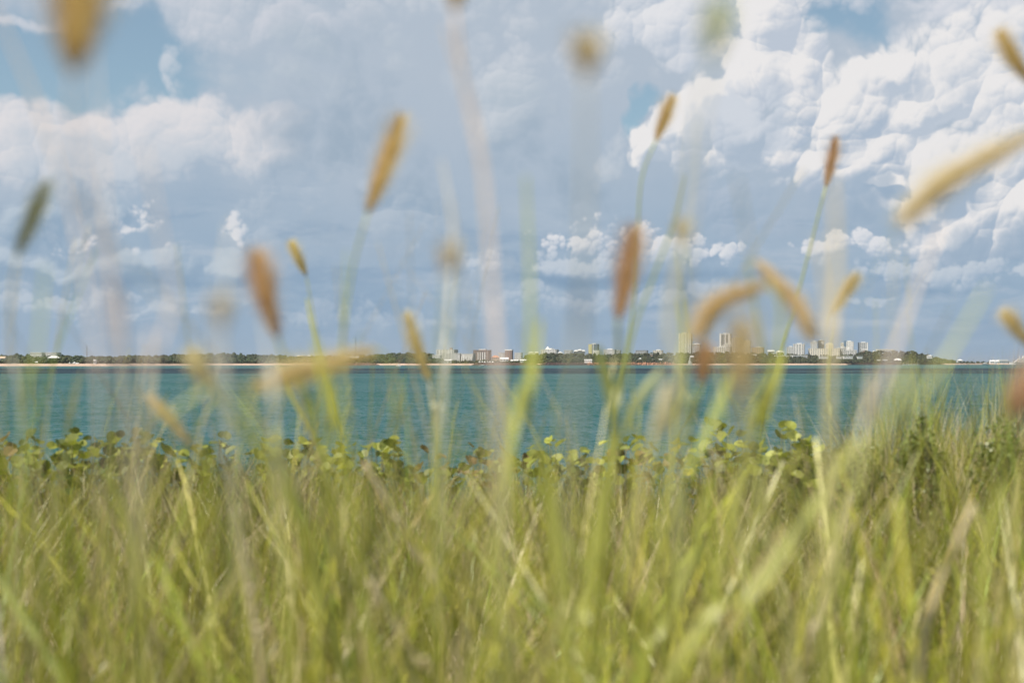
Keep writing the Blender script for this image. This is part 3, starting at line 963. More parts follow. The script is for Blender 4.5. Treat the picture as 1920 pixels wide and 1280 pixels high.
# -- radio masts
for (px, t, bs, d, lab) in ((163, 648, 668, 3300, 'thin radio mast above the left woods'), (667, 632, 668, 4700, 'tall thin radio mast above the pale hall')):
    b_ = pt(px, bs, d)
    z1 = pt(px, t, d).z - b_.z
    o = empty('radio_mast', b_)
    m = MB()
    for s in ((-.7, -.4), (.7, -.4), (0, .8)):
        m.tube([(s[0], s[1], -10), (s[0] * .6, s[1] * .6, z1)], 0.30, 5)
    m.build('lattice_legs', W('slate'), o)
    r_ = MB()
    for k in range(int(z1 / 3)):
        r_.box(-.7, .7, -.5, .8, k * 3.0, k * 3.0 + .25)
    r_.build('rungs', W('redbrown'), o)
    tag(o, lab, 'mast', 'radio masts')


# ------------------------------------------------------------------ boats
def hull(m, L, B, H, sheer=0.15):
    n = 9
    vs, fs = [], []
    for i in range(n):
        u = i / (n - 1)
        x = (u - .5) * L
        wd = B / 2 * math.sin(math.pi * min(1.0, 0.18 + 0.82 * (1 - u))) ** 0.7 if u > .4 else B / 2 * (0.75 + 0.25 * u / .4)
        if i == n - 1:
            wd = 0.05
        zd = H * (1 + sheer * (2 * u - 1) ** 2)
        vs += [(x, -wd, zd), (x, -wd * .7, -0.5), (x, wd * .7, -0.5), (x, wd, zd)]
    for i in range(n - 1):
        a, b = i * 4, (i + 1) * 4
        for k in range(3):
            fs.append((a + k, b + k, b + k + 1, a + k + 1))
        fs.append((a + 3, b + 3, b, a))
    fs += [(0, 1, 2, 3), tuple((n - 1) * 4 + k for k in (3, 2, 1, 0))]
    m.add(vs, fs)


def on_sea(px, py):
    d = HC * FPX / (py - HORIZON)
    return Vector(((px - 960) / FPX * d, d, 0.0)), d


loc, d = on_sea(1293, 685.2)
o = empty('sailboat', loc)
s_ = d / FPX
m = MB(); hull(m, 9.5 * s_, 4.0, 1.6); m.build('hull', W('white'), o)
MB().tube([(0.4 * s_, 0, 1), (0.4 * s_, 0, 17.5 * s_)], [0.18, 0.1], 6).build('mast', W('pale'), o)
MB().add([(0.2 * s_, 0.05, 2.6), (-3.4 * s_, 1.2, 2.6), (0.3 * s_, 0.05, 17 * s_), (-1.4 * s_, 1.0, 9 * s_), (0.2 * s_, .25, 2.6), (-3.4 * s_, 1.4, 2.6), (0.3 * s_, .25, 17 * s_), (-1.4 * s_, 1.2, 9 * s_)],
         [(0, 2, 3, 1), (4, 5, 7, 6), (0, 1, 5, 4), (1, 3, 7, 5), (3, 2, 6, 7), (2, 0, 4, 6)]).build('mainsail', W('white'), o)
MB().add([(0.6 * s_, 0, 2.2), (4.4 * s_, 0, 2.0), (0.5 * s_, 0, 14 * s_), (0.6 * s_, .2, 2.2), (4.4 * s_, .2, 2.0), (0.5 * s_, .2, 14 * s_)], [(0, 1, 2), (3, 5, 4), (0, 3, 4, 1), (1, 4, 5, 2), (2, 5, 3, 0)]).build('jib', W('white'), o)
MB().tube([(0.3 * s_, 0, 2.4), (-3.5 * s_, 1.3, 2.4)], 0.12, 6).build('boom', W('pale'), o)
tag(o, 'white sailboat under full sail off the red cliff', 'sailboat')

loc, d = on_sea(748, 686.6)
o = empty('catamaran', loc)
s_ = d / FPX
for y in (-2.2, 2.2):
    m = MB(); hull(m, 9.5 * s_, 1.6, 1.5); q = m.build('hull', W('white'), o); q.location.y = y
MB().box(-3.0 * s_, 2.2 * s_, -2.6, 2.6, 1.2, 2.0).build('deck', W('white'), o)
MB().box(-2.0 * s_, 1.2 * s_, -2.0, 2.0, 2.0, 3.8).build('cabin', W('white'), o)
MB().tube([(0, 0, 2), (0, 0, 10.5 * s_)], [0.2, 0.1], 6).build('mast', W('slate'), o)
MB().box(0.1, 1.8, -.05, .05, 9.2 * s_, 10.4 * s_).build('flag', W('orange'), o)
tag(o, 'small white catamaran with a bare mast and red flag near the middle beach', 'catamaran')

loc, d = on_sea(905, 685.6)
o = empty('motorboat', loc)
s_ = d / FPX
m = MB(); hull(m, 16 * s_, 4.5, 1.4); m.build('hull', W('white'), o)
MB().box(-4 * s_, 2 * s_, -1.6, 1.6, 1.4, 2.6).build('cabin', W('pale'), o)
tag(o, 'long low white boat below the brown hotel', 'boat')

loc, d = on_sea(1848, 683.6)
o = empty('motorboat', loc)
s_ = d / FPX
m = MB(); hull(m, 12 * s_, 6, 3.2); m.build('hull', W('dark'), o)
MB().box(-4.5 * s_, 2.5 * s_, -2.2, 2.2, 3.0, 6.0).build('cabin', W('white'), o)
MB().box(-3 * s_, 0.5 * s_, -1.8, 1.8, 6.0, 8.0).build('wheelhouse', W('white'), o)
tag(o, 'dark-hulled motorboat with a white cabin near the port', 'boat')

# marina masts at the headland
yacht_hull = MB(); hull(yacht_hull, 11, 3.4, 1.3); yacht_hull = yacht_hull.mesh('hull')
yacht_mast = MB().tube([(0, 0, 1), (0, 0, 15)], [0.22, 0.12], 5).mesh('mast')
yacht_cabin = MB().box(-2.5, 1.5, -1.1, 1.1, 1.2, 2.2).mesh('cabin')
for k, px in enumerate((1695, 1700, 1704, 1709, 1715, 1721)):
    d = shore_d(px) - 60
    o = empty('moored_yacht', ((px - 960) / FPX * d, d, 0), rnd.uniform(-1, 1))
    link('hull', yacht_hull, W('white'), o)
    link('mast', yacht_mast, W('pale'), o)
    link('cabin', yacht_cabin, W('pale'), o)
    tag(o, '%s moored yacht from the left at the foot of the headland' % ('first', 'second', 'third', 'fourth', 'fifth', 'sixth')[k], 'yacht', 'yachts moored at the headland')

# ---- port: crane, sheds and cruise ship
D_ = 6600
house('shed', 'white port shed below the crane', 1857, 1872, 675, 680, D_, 'white', 'white', 'gable', 'shed', 'port sheds', 4, 3)
house('shed', 'grey-white port shed left of the cruise ship', 1874, 1890, 674, 680, D_, 'pale', 'white', 'flat', 'shed', 'port sheds', 4, 3)
house('shed', 'low white roof on the spit left of the port', 1796, 1805, 673.5, 677.5, 6250, 'white', 'white', 'hip', 'shed', 'port sheds', 3, 3)
o = empty('harbour_crane', pt(1866, 681, D_))
MB().box(-5, 5, -5, 5, -3, 6).build('portal', W('pale'), o)
MB().tube([(0, 0, 5), (0, 0, 16)], 1.6, 8).build('tower', W('white'), o)
MB().tube([(0, 0, 13), (-16, 0, 30)], [1.1, .6], 6).build('jib', W('white'), o)
tag(o, 'white harbour crane with raised jib', 'crane')
o = empty('cruise_ship', Vector(((1940 - 960) / FPX * 6750, 6750, 0.0)))
s_ = 6750 / FPX
m = MB(); hull(m, 96 * s_, 26, 11, 0.1); q = m.build('hull', W('white'), o); q.rotation_euler.z = math.pi
for k in range(5):
    MB().box(-38 * s_ + k * 5, 36 * s_ - k * 3, -11, 11, 11 + k * 3.6, 13.6 + k * 3.6).build('deck', W('white'), o)
    MB().box(-38 * s_ + k * 5 + 1, 36 * s_ - k * 3 - 1, -10.4, 10.4, 13.6 + k * 3.6, 14.6 + k * 3.6).build('window_row', W('slate'), o)
MB().tube([(-28 * s_, 0, 29), (-28.5 * s_, 0, 44)], [2.2, .7], 8).build('mast', W('white'), o)
MB().add([(-24 * s_, -3, 29), (-19 * s_, -3, 29), (-20 * s_, -3, 41), (-22 * s_, -3, 41), (-24 * s_, 3, 29), (-19 * s_, 3, 29), (-20 * s_, 3, 41), (-22 * s_, 3, 41)],
         [(0, 1, 2, 3), (7, 6, 5, 4), (0, 3, 7, 4), (1, 5, 6, 2), (3, 2, 6, 7)]).build('funnel', W('white'), o)
tag(o, 'white cruise ship moored at the port, cut by the right edge', 'ship')

# ------------------------------------------------------------------ the air over the bay
def haze_box():
    m, out = new_mat('haze_air')
    v = shader('ShaderNodeVolumePrincipled', Color=(0.86, 0.91, 1.0), Density=2.0e-5, Anisotropy=0.3)
    S.tree.links.new(v.outputs[0], out.inputs['Volume'])
    o = MB().box(-46000, 46000, -200, 61000, -8.0, 175.0).build('haze', m)
    tag(o, 'thin pale haze over the bay', 'haze', kind='stuff')


haze_box()

# ------------------------------------------------------------------ the bank the camera stands on
GZ = HC - 0.80


def ground_z(x, y):
    x, y = np.asarray(x, float), np.asarray(y, float)
    bump = 0.03 * np.sin(x * 1.7 + y * 0.6) + 0.025 * np.sin(x * 0.8 - y * 1.9 + 1.0) + 0.012 * np.sin(x * 5.1 + y * 4.3)
    fall = np.interp(y, [-50, 6.9, 7.6, 9.5, 13, 18, 22, 40], [0, 0, 0.12, 0.9, 2.6, 4.3, 5.0, 6.5])
    rise = 0.17 * np.clip((x - 0.9) / 1.0, 0, 1) * np.clip((y - 3.0) / 2.0, 0, 1)
    return GZ + bump + rise - fall


xs = np.concatenate([np.linspace(-80, -8, 19), np.linspace(-7.5, 7.5, 76), np.linspace(8, 80, 19)])
ys = np.concatenate([np.linspace(-30, -1, 12), np.linspace(-0.8, 12, 65), np.linspace(12.5, 32, 20)])
gx, gy = np.meshgrid(xs, ys)
gv = np.stack([gx, gy, ground_z(gx, gy)], -1).reshape(-1, 3)
nx_ = len(xs)
ii, jj = np.meshgrid(np.arange(nx_ - 1), np.arange(len(ys) - 1))
a_ = (jj * nx_ + ii).ravel()
gf = np.stack([a_, a_ + 1, a_ + nx_ + 1, a_ + nx_], 1)
ground = link('ground', np_mesh('ground', gv, gf), matte('bank_soil', (0.085, 0.062, 0.035), 0.95, 0.5, 3.0, 0.1, 0.4), None, True)
tag(ground, kind='structure')

# ------------------------------------------------------------------ grass (a sward nobody could count)
YG, OLIVE, GREEN, STRAW, PINK, BROWN_ = [np.array(q) for q in ((0.58, 0.54, 0.075), (0.17, 0.165, 0.028), (0.33, 0.44, 0.060), (0.74, 0.62, 0.38), (0.64, 0.46, 0.32), (0.24, 0.14, 0.07))]


def blades(n, base, length, width, lean_dir, lean, curl, tint, r, seg=4, tip=0.15):
    """n curved tapering blades as arrays: base (n,3), all other arguments (n,)"""
    k = seg + 1
    s = np.linspace(0, 1, k)[None, :]
    ang0 = lean[:, None] + curl[:, None] * s ** 1.5           # angle from the vertical along the blade
    ds = length[:, None] / seg
    hx = np.cumsum(np.sin(ang0) * ds, 1) - np.sin(ang0[:, :1]) * ds
    hz = np.cumsum(np.cos(ang0) * ds, 1) - np.cos(ang0[:, :1]) * ds
    dxy = np.stack([np.cos(lean_dir), np.sin(lean_dir)], 1)
    cen = np.empty((n, k, 3))
    cen[:, :, 0] = base[:, None, 0] + hx * dxy[:, None, 0]
    cen[:, :, 1] = base[:, None, 1] + hx * dxy[:, None, 1]
    cen[:, :, 2] = base[:, None, 2] + hz
    fa = r.uniform(0, 2 * np.pi, n)
    wv = np.stack([np.cos(fa), np.sin(fa), np.zeros(n)], 1)
    wid = width[:, None] * (1 - (1 - tip) * s ** 1.6) * (0.6 + 0.4 * np.minimum(1, s * 5))
    lv = cen - wv[:, None, :] * wid[..., None] / 2
    rv = cen + wv[:, None, :] * wid[..., None] / 2
    v = np.stack([lv, rv], 2).reshape(n, k * 2, 3)
    f0 = np.array([[2 * i, 2 * i + 1, 2 * i + 3, 2 * i + 2] for i in range(seg)])
    f = (f0[None] + (np.arange(n) * k * 2)[:, None, None]).reshape(-1, 4)
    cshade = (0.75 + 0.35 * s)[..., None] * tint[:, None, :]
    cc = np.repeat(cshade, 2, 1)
    return v.reshape(-1, 3), f, cc.reshape(-1, 3)


def field(n, y0, y1, r, margin=1.25, power=1.0):
    y = y0 + (y1 - y0) * r.random(n) ** power
    y = np.sqrt(y0 ** 2 + (y1 ** 2 - y0 ** 2) * r.random(n)) if power == 1.0 else y
    x = (r.random(n) * 2 - 1) * (0.36 * y * margin + 0.15)
    return x, y


def fnoise(x, y, s, ph):
    return (np.sin(x * s + ph) * np.cos(y * s * 1.3 + ph * 2.1) + np.sin(x * s * 2.3 + y * s * 1.7 + ph * 3.3) * 0.6 + np.sin(x * s * 0.6 - y * s * 3.1 + ph) * 0.5) / 2.1


def pick_tint(n, x, y, r, dry):
    u = r.random(n)
    t = fnoise(x, y, 2.2, 0.7) * 0.5 + 0.5 + r.normal(0, 0.30, n)
    d = np.clip(dry + fnoise(x, y, 3.1, 2.2) * 0.22 + np.clip(x - 0.9, 0, 1) * 0.12, 0.05, 0.9)
    out = YG + (OLIVE - YG) * np.clip(1 - t, 0, 1)[:, None]
    g = r.random(n) < 0.18
    out[g] = GREEN
    m = u < d
    out[m] = STRAW
    m2 = u < d * 0.45
    out[m2] = PINK
    m3 = u < d * 0.12
    out[m3] = BROWN_
    dk = r.random(n) < 0.16
    out[dk] = np.array((0.085, 0.09, 0.024))
    return out * r.uniform(0.55, 1.25, n)[:, None]


def canopy_limit(y):
    """how tall the sward stands: thick near the camera, grazed by the wind towards the edge of the bank"""
    return np.minimum(0.60, 0.872 - 0.0665 * y)


def sward(name, n, y0, y1, hmin, hmax, wmin, wmax, seed, label, dry=0.3, leanmax=0.55, curlmax=0.9, xy=None, trans=0.4, tufts=0, limit=True, spread=0.05):
    r = np.random.default_rng(seed)
    x, y = field(n, y0, y1, r) if xy is None else xy(n, r)
    ld = r.normal(0.3, 1.6, n)
    lean = np.abs(r.normal(0.0, leanmax * 0.6, n))
    hmul = np.ones(n)
    tint = pick_tint(n, x, y, r, dry)
    if tufts:
        cx, cy = field(tufts, y0, y1, r)
        k = r.integers(0, tufts, n)
        inn = r.random(n) < 0.92
        a = r.uniform(0, 6.283, n)
        rad = np.abs(r.normal(0, spread, n))
        x = np.where(inn, cx[k] + np.cos(a) * rad, x)
        y = np.where(inn, cy[k] + np.sin(a) * rad, y)
        bx, by = r.normal(0, 0.5, tufts), r.normal(0, 0.5, tufts)          # each tuft leans its own way and fans out
        vx, vy = np.cos(a) * rad / spread * 0.6 + bx[k], np.sin(a) * rad / spread * 0.6 + by[k]
        ld = np.where(inn, np.arctan2(vy, vx), ld)
        lean = np.where(inn, np.hypot(vx, vy) * leanmax * 0.55 + np.abs(r.normal(0, 0.08, n)), lean)
        hm = r.uniform(0.45, 1.15, tufts)
        hmul = np.where(inn, hm[k], r.uniform(0.6, 1.0, n))
        tt = pick_tint(tufts, cx, cy, r, dry * 0.9)
        tint = np.where(inn[:, None] & (r.random(n) < 0.5)[:, None], 0.3 * tint + 0.7 * tt[k], tint)
    keep = (y > 0.75) & (lean < 1.4)
    x, y, ld, lean, hmul, tint = x[keep], y[keep], ld[keep], lean[keep], hmul[keep], tint[keep]
    n = len(x)
    z = ground_z(x, y) - 0.01
    L = r.uniform(hmin, hmax, n) * (1 + 0.18 * fnoise(x, y, 1.6, 1.3)) * hmul
    if limit:
        L = np.minimum(L, canopy_limit(y) * r.uniform(0.62, 1.10, n) / np.maximum(0.55, np.cos(lean)))
    curl = np.abs(r.normal(0.0, curlmax * 0.6, n))
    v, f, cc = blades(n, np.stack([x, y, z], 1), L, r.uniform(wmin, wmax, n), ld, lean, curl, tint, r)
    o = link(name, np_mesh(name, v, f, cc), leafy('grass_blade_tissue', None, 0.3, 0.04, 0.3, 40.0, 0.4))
    return tag(o, label, 'grass', kind='stuff')


sward('grass', 11500, 1.3, 5.2, 0.28, 0.66, 0.0030, 0.0075, 31, 'broad yellow-green grass in leaning tufts over the near bank', 0.30, 0.95, 1.1, tufts=150, trans=0.3, spread=0.07)
sward('grass', 22000, 3.6, 7.4, 0.26, 0.60, 0.0020, 0.0046, 30, 'dense yellow-green grass in leaning tufts towards the edge of the bank', 0.27, 0.9, 1.0, tufts=330, trans=0.3)
sward('grass', 15000, 3.4, 7.2, 0.34, 0.50, 0.0015, 0.0028, 32, 'fine wiry grass near the edge of the bank', 0.30, 0.8, 0.7, tufts=380, spread=0.035, trans=0.3)
sward('dry_grass', 7000, 1.2, 7.2, 0.18, 0.42, 0.002, 0.005, 33, 'dead straw matted low between the green blades', 1.0, 1.1, 0.8)
sward('tall_grass', 1500, 1.5, 4.4, 0.46, 0.66, 0.0026, 0.0060, 34, 'taller loose blades standing out of the sward', 0.30, 0.8, 0.7, tufts=110, limit=False)


def near_growth(name, n, d0, d1, yt0, yt1, power, wmin, wmax, seed, label, tufts, dry, sweep=0.1, tip=0.45):
    """loose growth close to the camera, its tips between two heights of the view"""
    r = np.random.default_rng(seed)
    cd = r.uniform(d0, d1, tufts)
    cpx = r.uniform(-150, 2070, tufts)
    cx = (cpx - 960) / FPX * cd
    k = r.integers(0, tufts, n)
    x = cx[k] + r.normal(0, 0.035, n)
    y = np.maximum(cd[k] + r.normal(0, 0.04, n), 0.5)
    yt = yt0 + (yt1 - yt0) * r.random(n) ** power
    z = ground_z(x, y) - 0.01
    bdir = r.uniform(0, 6.283, tufts)
    ld = bdir[k] + r.normal(0, 0.9, n)
    lean = np.abs(r.normal(sweep, 0.16, n))
    curl = np.abs(r.normal(0.1, 0.35, n))
    hgt = HC - (yt - HORIZON) / FPX * y - z
    L = hgt / np.maximum(0.5, np.cos(lean + curl * 0.4))
    tt = pick_tint(tufts, cx, cd, r, dry)
    tint = (0.4 * pick_tint(n, x, y, r, dry) + 0.6 * tt[k]) * 1.15
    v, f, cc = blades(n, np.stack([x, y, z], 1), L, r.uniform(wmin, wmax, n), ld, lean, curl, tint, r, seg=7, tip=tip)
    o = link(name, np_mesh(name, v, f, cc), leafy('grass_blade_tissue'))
    return tag(o, label, 'grass', kind='stuff')


near_growth('tall_grass', 520, 1.0, 2.4, 830, 1250, 0.8, 0.0030, 0.0080, 41, 'blurred loose grass close in front, filling the lower half', 120, 0.22)
near_growth('tall_grass', 240, 1.0, 2.2, 850, 1200, 0.9, 0.0040, 0.0090, 44, 'long bright leaves sweeping sideways over the near grass', 40, 0.12, 0.55)
near_growth('tall_grass', 460, 1.2, 3.2, 640, 880, 0.9, 0.0018, 0.0046, 42, 'scattered long leaves reaching up against the water', 90, 0.22)
near_growth('tall_grass', 70, 1.0, 2.8, 360, 700, 1.3, 0.0016, 0.0028, 43, 'a few thin pale grass stems rising against the sky', 40, 0.6)


def right_clump(n, r):
    k = r.integers(0, 14, n)
    q = np.random.default_rng(5)
    cpx, cd = q.uniform(1640, 1960, 14), q.uniform(4.2, 6.2, 14)
    x = (cpx[k] - 960) / FPX * cd[k] + r.normal(0, 0.06, n)
    return x, cd[k] + r.normal(0, 0.06, n)


sward('tall_grass', 2400, 4, 6, 0.42, 0.70, 0.0018, 0.0038, 35, 'tall spiky dark grass clump at the right end of the crest', 0.25, 0.6, 0.5, xy=right_clump, limit=False)


def crest_wisps(n, r):
    x, y = field(n, 5.6, 6.9, r)
    return x, y


sward('tall_grass', 260, 5.6, 6.9, 0.36, 0.50, 0.0014, 0.0022, 36, 'thin pale wisps of grass standing against the water at the crest', 0.75, 0.5, 0.4, xy=crest_wisps, limit=False)


# ------------------------------------------------------------------ single stalks with seed heads
def spline(pts, n):
    P_ = [Vector(p) for p in pts]
    P_ = [P_[0] * 2 - P_[1]] + P_ + [P_[-1] * 2 - P_[-2]]
    out = []
    m = len(P_) - 3
    for i in range(n):
        u = i / (n - 1) * m
        k = min(int(u), m - 1)
        t = u - k
        a, b, c_, d_ = P_[k:k + 4]
        out.append(0.5 * ((2 * b) + (c_ - a) * t + (2 * a - 5 * b + 4 * c_ - d_) * t * t + (3 * b - a - 3 * c_ + d_) * t ** 3))
    return out


HEADS = {'ochre': (0.76, 0.59, 0.35), 'russet': (0.68, 0.47, 0.33), 'tan': (0.78, 0.65, 0.47), 'olive': (0.36, 0.36, 0.26), 'pale': (0.80, 0.71, 0.58), 'gold': (0.78, 0.65, 0.41), 'green': (0.76, 0.76, 0.60)}
STEMS = {'green': (0.44, 0.49, 0.13), 'straw': (0.74, 0.62, 0.40), 'pink': (0.82, 0.68, 0.61), 'white': (0.82, 0.78, 0.74), 'dark': (0.24, 0.27, 0.08), 'lime': (0.56, 0.56, 0.10), 'grey': (0.62, 0.60, 0.50)}


def head_mat(k): return leafy('seed_' + k, HEADS[k], 0.45, 0.03, 0.35, 250.0)
def stem_mat(k): return leafy('stem_' + k, STEMS[k], 0.30, 0.06, 0.3, 60.0)


LOW = np.array((0.37, 0.38, 0.075))


def grade(o, sc, base):
    """ripe colour above, green lower down where the stem is still sheathed"""
    me = o.data
    co = np.empty(len(me.vertices) * 3, np.float32)
    me.vertices.foreach_get('co', co)
    z = co.reshape(-1, 3)[:, 2] + base.z - HC
    t = np.clip((z + 0.10) / 0.10, 0, 1)[:, None]
    cc = np.ones((len(z), 4), np.float32)
    cc[:, :3] = LOW * (1 - t) + np.array(STEMS[sc]) * t
    me.color_attributes.new('tint', 'FLOAT_COLOR', 'POINT').data.foreach_set('color', cc.ravel())
    return o


def to_ground(pts, d):
    """carry a stem down to the bank below its lowest visible point"""
    p = pts[-1]
    q = pts[-2]
    dirv = (p - q).normalized()
    if dirv.z > -0.3:
        dirv = Vector((dirv.x * 0.3, 0, -1)).normalized()
    g = float(ground_z(p.x, p.y)) - 0.01
    if p.z > g + 0.02:
        t = (p.z - g) / -dirv.z
        e = Vector((p.x + dirv.x * t * 0.55, p.y + 0.03, 0))
        e.z = float(ground_z(e.x, e.y)) - 0.01
        pts = pts + [e]
    return pts


def stalk(label, d, head, stem, hc='ochre', sc='green', hw=0.0055, sw=0.0013, cat='grass stalk', leaf=None, group='flowering grass stalks', bend=0.0):
    """head: pixels from tip to base; stem: pixels from the head's base downwards"""
    hp = [pt(x, y, d + bend * i) for i, (x, y) in enumerate(head)]
    sp = [hp[-1]] + [pt(x, y, d + bend * len(head)) for (x, y) in stem]
    sp = to_ground(sp, d)
    base = sp[-1].copy()
    o = empty('grass_stalk', base)
    path = [p - base for p in spline(sp, 18)]
    nsp = len(path)
    grade(MB().tube(path, [sw * (0.75 + 0.6 * i / nsp) for i in range(nsp)], 6).build('stem', leafy('graded_stem', None, 0.3, 0.05, 0.3, 60.0), o, True), sc, base)
    hw *= 1.55
    hpath = [p - base for p in spline(hp, 14)]
    prof = [hw * (0.25 + 0.75 * math.sin(math.pi * min(1, (i + 0.6) / 13.2)) ** 0.55) * (0.85 if i < 4 else 1.0) for i in range(14)]
    r = np.random.default_rng(int(abs(head[0][0] * 7 + head[0][1])) + 5)
    hd = MB().tube(hpath, [q * 0.42 * r.uniform(.85, 1.15) for q in prof], 8).build('seed_head', head_mat(hc), o, True)
    br = MB()
    for _ in range(1100):
        u = r.random() * 12.99
        k = int(u)
        c0 = hpath[k].lerp(hpath[k + 1], u - k)
        t = (hpath[k] - hpath[k + 1]).normalized()        # towards the tip
        a = t.orthogonal().normalized()
        b = t.cross(a)
        th = r.random() * 6.283
        nrm = a * math.cos(th) + b * math.sin(th)
        side = t.cross(nrm)
        R0 = prof[k]
        p0 = c0 + nrm * R0 * 0.35
        tipv = p0 + (nrm * 0.75 + t * r.uniform(0.7, 1.5)).normalized() * R0 * r.uniform(0.6, 3.2)
        br.add([p0 - side * 0.00028, p0 + side * 0.00028, tipv], [(0, 1, 2)])
    br.build('bristles', head_mat(hc), hd)
    if leaf:
        for lf in leaf:
            leaf_blade(o, base, [pt(x, y, d + lf[2]) for (x, y) in lf[0]], lf[1], sc)
    return tag(o, label, cat, group)


def leaf_mesh(path, width, twist=0.0):
    vs, fs = [], []
    n = len(path)
    for i, p in enumerate(path):
        u = i / (n - 1)
        t = (path[min(i + 1, n - 1)] - path[max(i - 1, 0)]).normalized()
        side = Vector((1, -0.45 - twist * u, 0))
        side = (side - t * side.dot(t)).normalized()
        nr = t.cross(side)
        w = width * (0.22 + 0.78 * math.sin(math.pi * (0.12 + 0.80 * u)))
        vs += [p - side * w / 2, p + nr * w * 0.12, p + side * w / 2]
    for i in range(n - 1):
        for k in range(2):
            fs.append((i * 3 + k, i * 3 + k + 1, i * 3 + k + 4, i * 3 + k + 3))
    return vs, fs


def leaf_blade(parent, base, pts, width, sc, name='leaf'):
    path = [p - base for p in spline(pts, 14)]
    vs, fs = leaf_mesh(path, width)
    return MB().add(vs, fs).build(name, stem_mat(sc), parent, True)


def blade(label, d, pts, width, sc='green', cat='grass blade', name='grass_shoot', group='single tall blades', d2=None):
    """one long blade or bare stem: pixels from the tip downwards"""
    n = len(pts)
    sp = [pt(x, y, d + ((d2 or d) - d) * i / max(1, n - 1)) for i, (x, y) in enumerate(pts)]
    sp = to_ground(sp, d)
    base = sp[-1].copy()
    o = empty(name, base)
    path = [p - base for p in spline(sp, 20)]
    if name == 'grass_shoot':
        vs, fs = leaf_mesh(path, width, 0.4)
        grade(MB().add(vs, fs).build('blade', leafy('graded_stem'), o, True), sc, base)
    else:
        MB().tube(path, [width / 2 * (0.8 + 0.3 * i / 20) for i in range(20)], 8).build('culm', stem_mat(sc), o, True)
        for k in (6, 12):                               # the swollen joints of the cane
            a, b = path[k], path[k + 1]
            t = (b - a).normalized()
            MB().tube([a - t * width * .5, a, a + t * width * .5], [width * .5, width * .60, width * .5], 8).build('node', stem_mat('straw'), o, True)
    return tag(o, label, cat, group)


st = stalk
st('large blurred ochre seed head hanging in from the top left', 0.56, [(150, -110), (146, 20), (138, 136)], [(140, 260), (190, 480), (222, 660), (240, 860)], 'ochre', 'pink', 0.0090, 0.0011)
st('dull olive seed head low in the left sky, leaning right', 1.15, [(88, 345), (60, 410), (32, 478)], [(20, 560), (22, 680), (50, 880)], 'olive', 'grey', 0.0050, 0.0016)
st('bold ochre seed head leaning right in the middle of the sky', 1.45, [(752, 222), (725, 300), (690, 398)], [(662, 500), (642, 640), (612, 860)], 'ochre', 'green', 0.0098, 0.0014)
st('russet seed head leaning left, left of the pale hall', 1.15, [(482, 478), (497, 550), (520, 632)], [(548, 720), (600, 880)], 'russet', 'lime', 0.0085, 0.0016)
st('small golden seed head on a thin stem, just right of the russet one', 2.5, [(547, 455), (560, 485), (574, 516)], [(590, 600), (612, 700), (648, 850)], 'gold', 'lime', 0.0075, 0.0013,
   leaf=[([(575, 560), (592, 640), (640, 820)], 0.006, -0.1), ([(520, 680), (560, 770), (620, 870)], 0.006, -0.3)])
st('long tan seed head lying almost flat across the left waterline', 1.10, [(482, 722), (585, 690), (705, 655)], [(735, 690), (742, 800), (735, 900)], 'gold', 'lime', 0.0078, 0.0013)
st('slim golden seed head left of the stepped apartments', 1.9, [(763, 590), (782, 650), (806, 716)], [(812, 770), (818, 850)], 'gold', 'white', 0.0075, 0.0032)
st('tiny round ochre head seen end-on in the middle of the sky', 0.66, [(842, 470), (842, 492), (841, 516)], [(838, 600), (832, 720), (830, 880)], 'tan', 'green', 0.0024, 0.0009)
st('ochre seed head cut by the top edge left of centre', 0.82, [(862, -80), (858, -30), (852, 20)], [(870, 160), (905, 330), (925, 560), (935, 860)], 'ochre', 'pink', 0.0048, 0.0017)
st('soft ochre head high in the middle above the skyline', 0.56, [(1101, 84), (1100, 115), (1099, 148)], [(1098, 260), (1096, 430), (1088, 640), (1070, 860)], 'tan', 'grey', 0.0034, 0.0010)
st('small sharp ochre head leaning right in the cloud gap', 2.2, [(1260, 183), (1246, 222), (1230, 264)], [(1203, 335), (1196, 440), (1190, 560), (1160, 740), (1140, 880)], 'ochre', 'green', 0.0078, 0.0017)
st('big russet seed head above the yellow-edged tower', 1.35, [(1190, 432), (1175, 510), (1158, 598)], [(1160, 660), (1158, 740), (1142, 880)], 'russet', 'dark', 0.0100, 0.0024,
   leaf=[([(1120, 650), (1140, 720), (1152, 800)], 0.012, 0.0), ([(1240, 690), (1190, 760), (1150, 860)], 0.010, 0.0)])
st('small round golden head above the lone cream tower', 0.95, [(1280, 422), (1280, 445), (1279, 468)], [(1286, 560), (1284, 680), (1270, 860)], 'gold', 'lime', 0.0034, 0.0013)
st('arched golden seed head drooping to the left over the towers', 1.05, [(1306, 628), (1345, 570), (1440, 530)], [(1462, 570), (1460, 660), (1430, 770), (1395, 880)], 'ochre', 'lime', 0.0064, 0.0017)
st('golden seed head drooping to the right over the towers', 1.25, [(1524, 630), (1490, 565), (1418, 488)], [(1402, 500), (1420, 600), (1440, 720), (1425, 870)], 'ochre', 'green', 0.0066, 0.0010)
st('slim russet head on a long green stem against the white towers of cloud', 2.8, [(1567, 260), (1558, 305), (1548, 350)], [(1525, 440), (1498, 545), (1460, 680), (1425, 840)], 'russet', 'green', 0.0098, 0.0021)
st('great tan seed head sweeping in from the right edge', 0.88, [(1690, 412), (1790, 330), (1940, 250)], [(2010, 260), (2050, 420), (2060, 700)], 'gold', 'straw', 0.0066, 0.0014)
st('dark ochre head at the top right edge', 1.5, [(1875, 62), (1900, 108), (1935, 160)], [(1975, 260), (1990, 500), (1985, 800)], 'ochre', 'green', 0.0072, 0.0014)
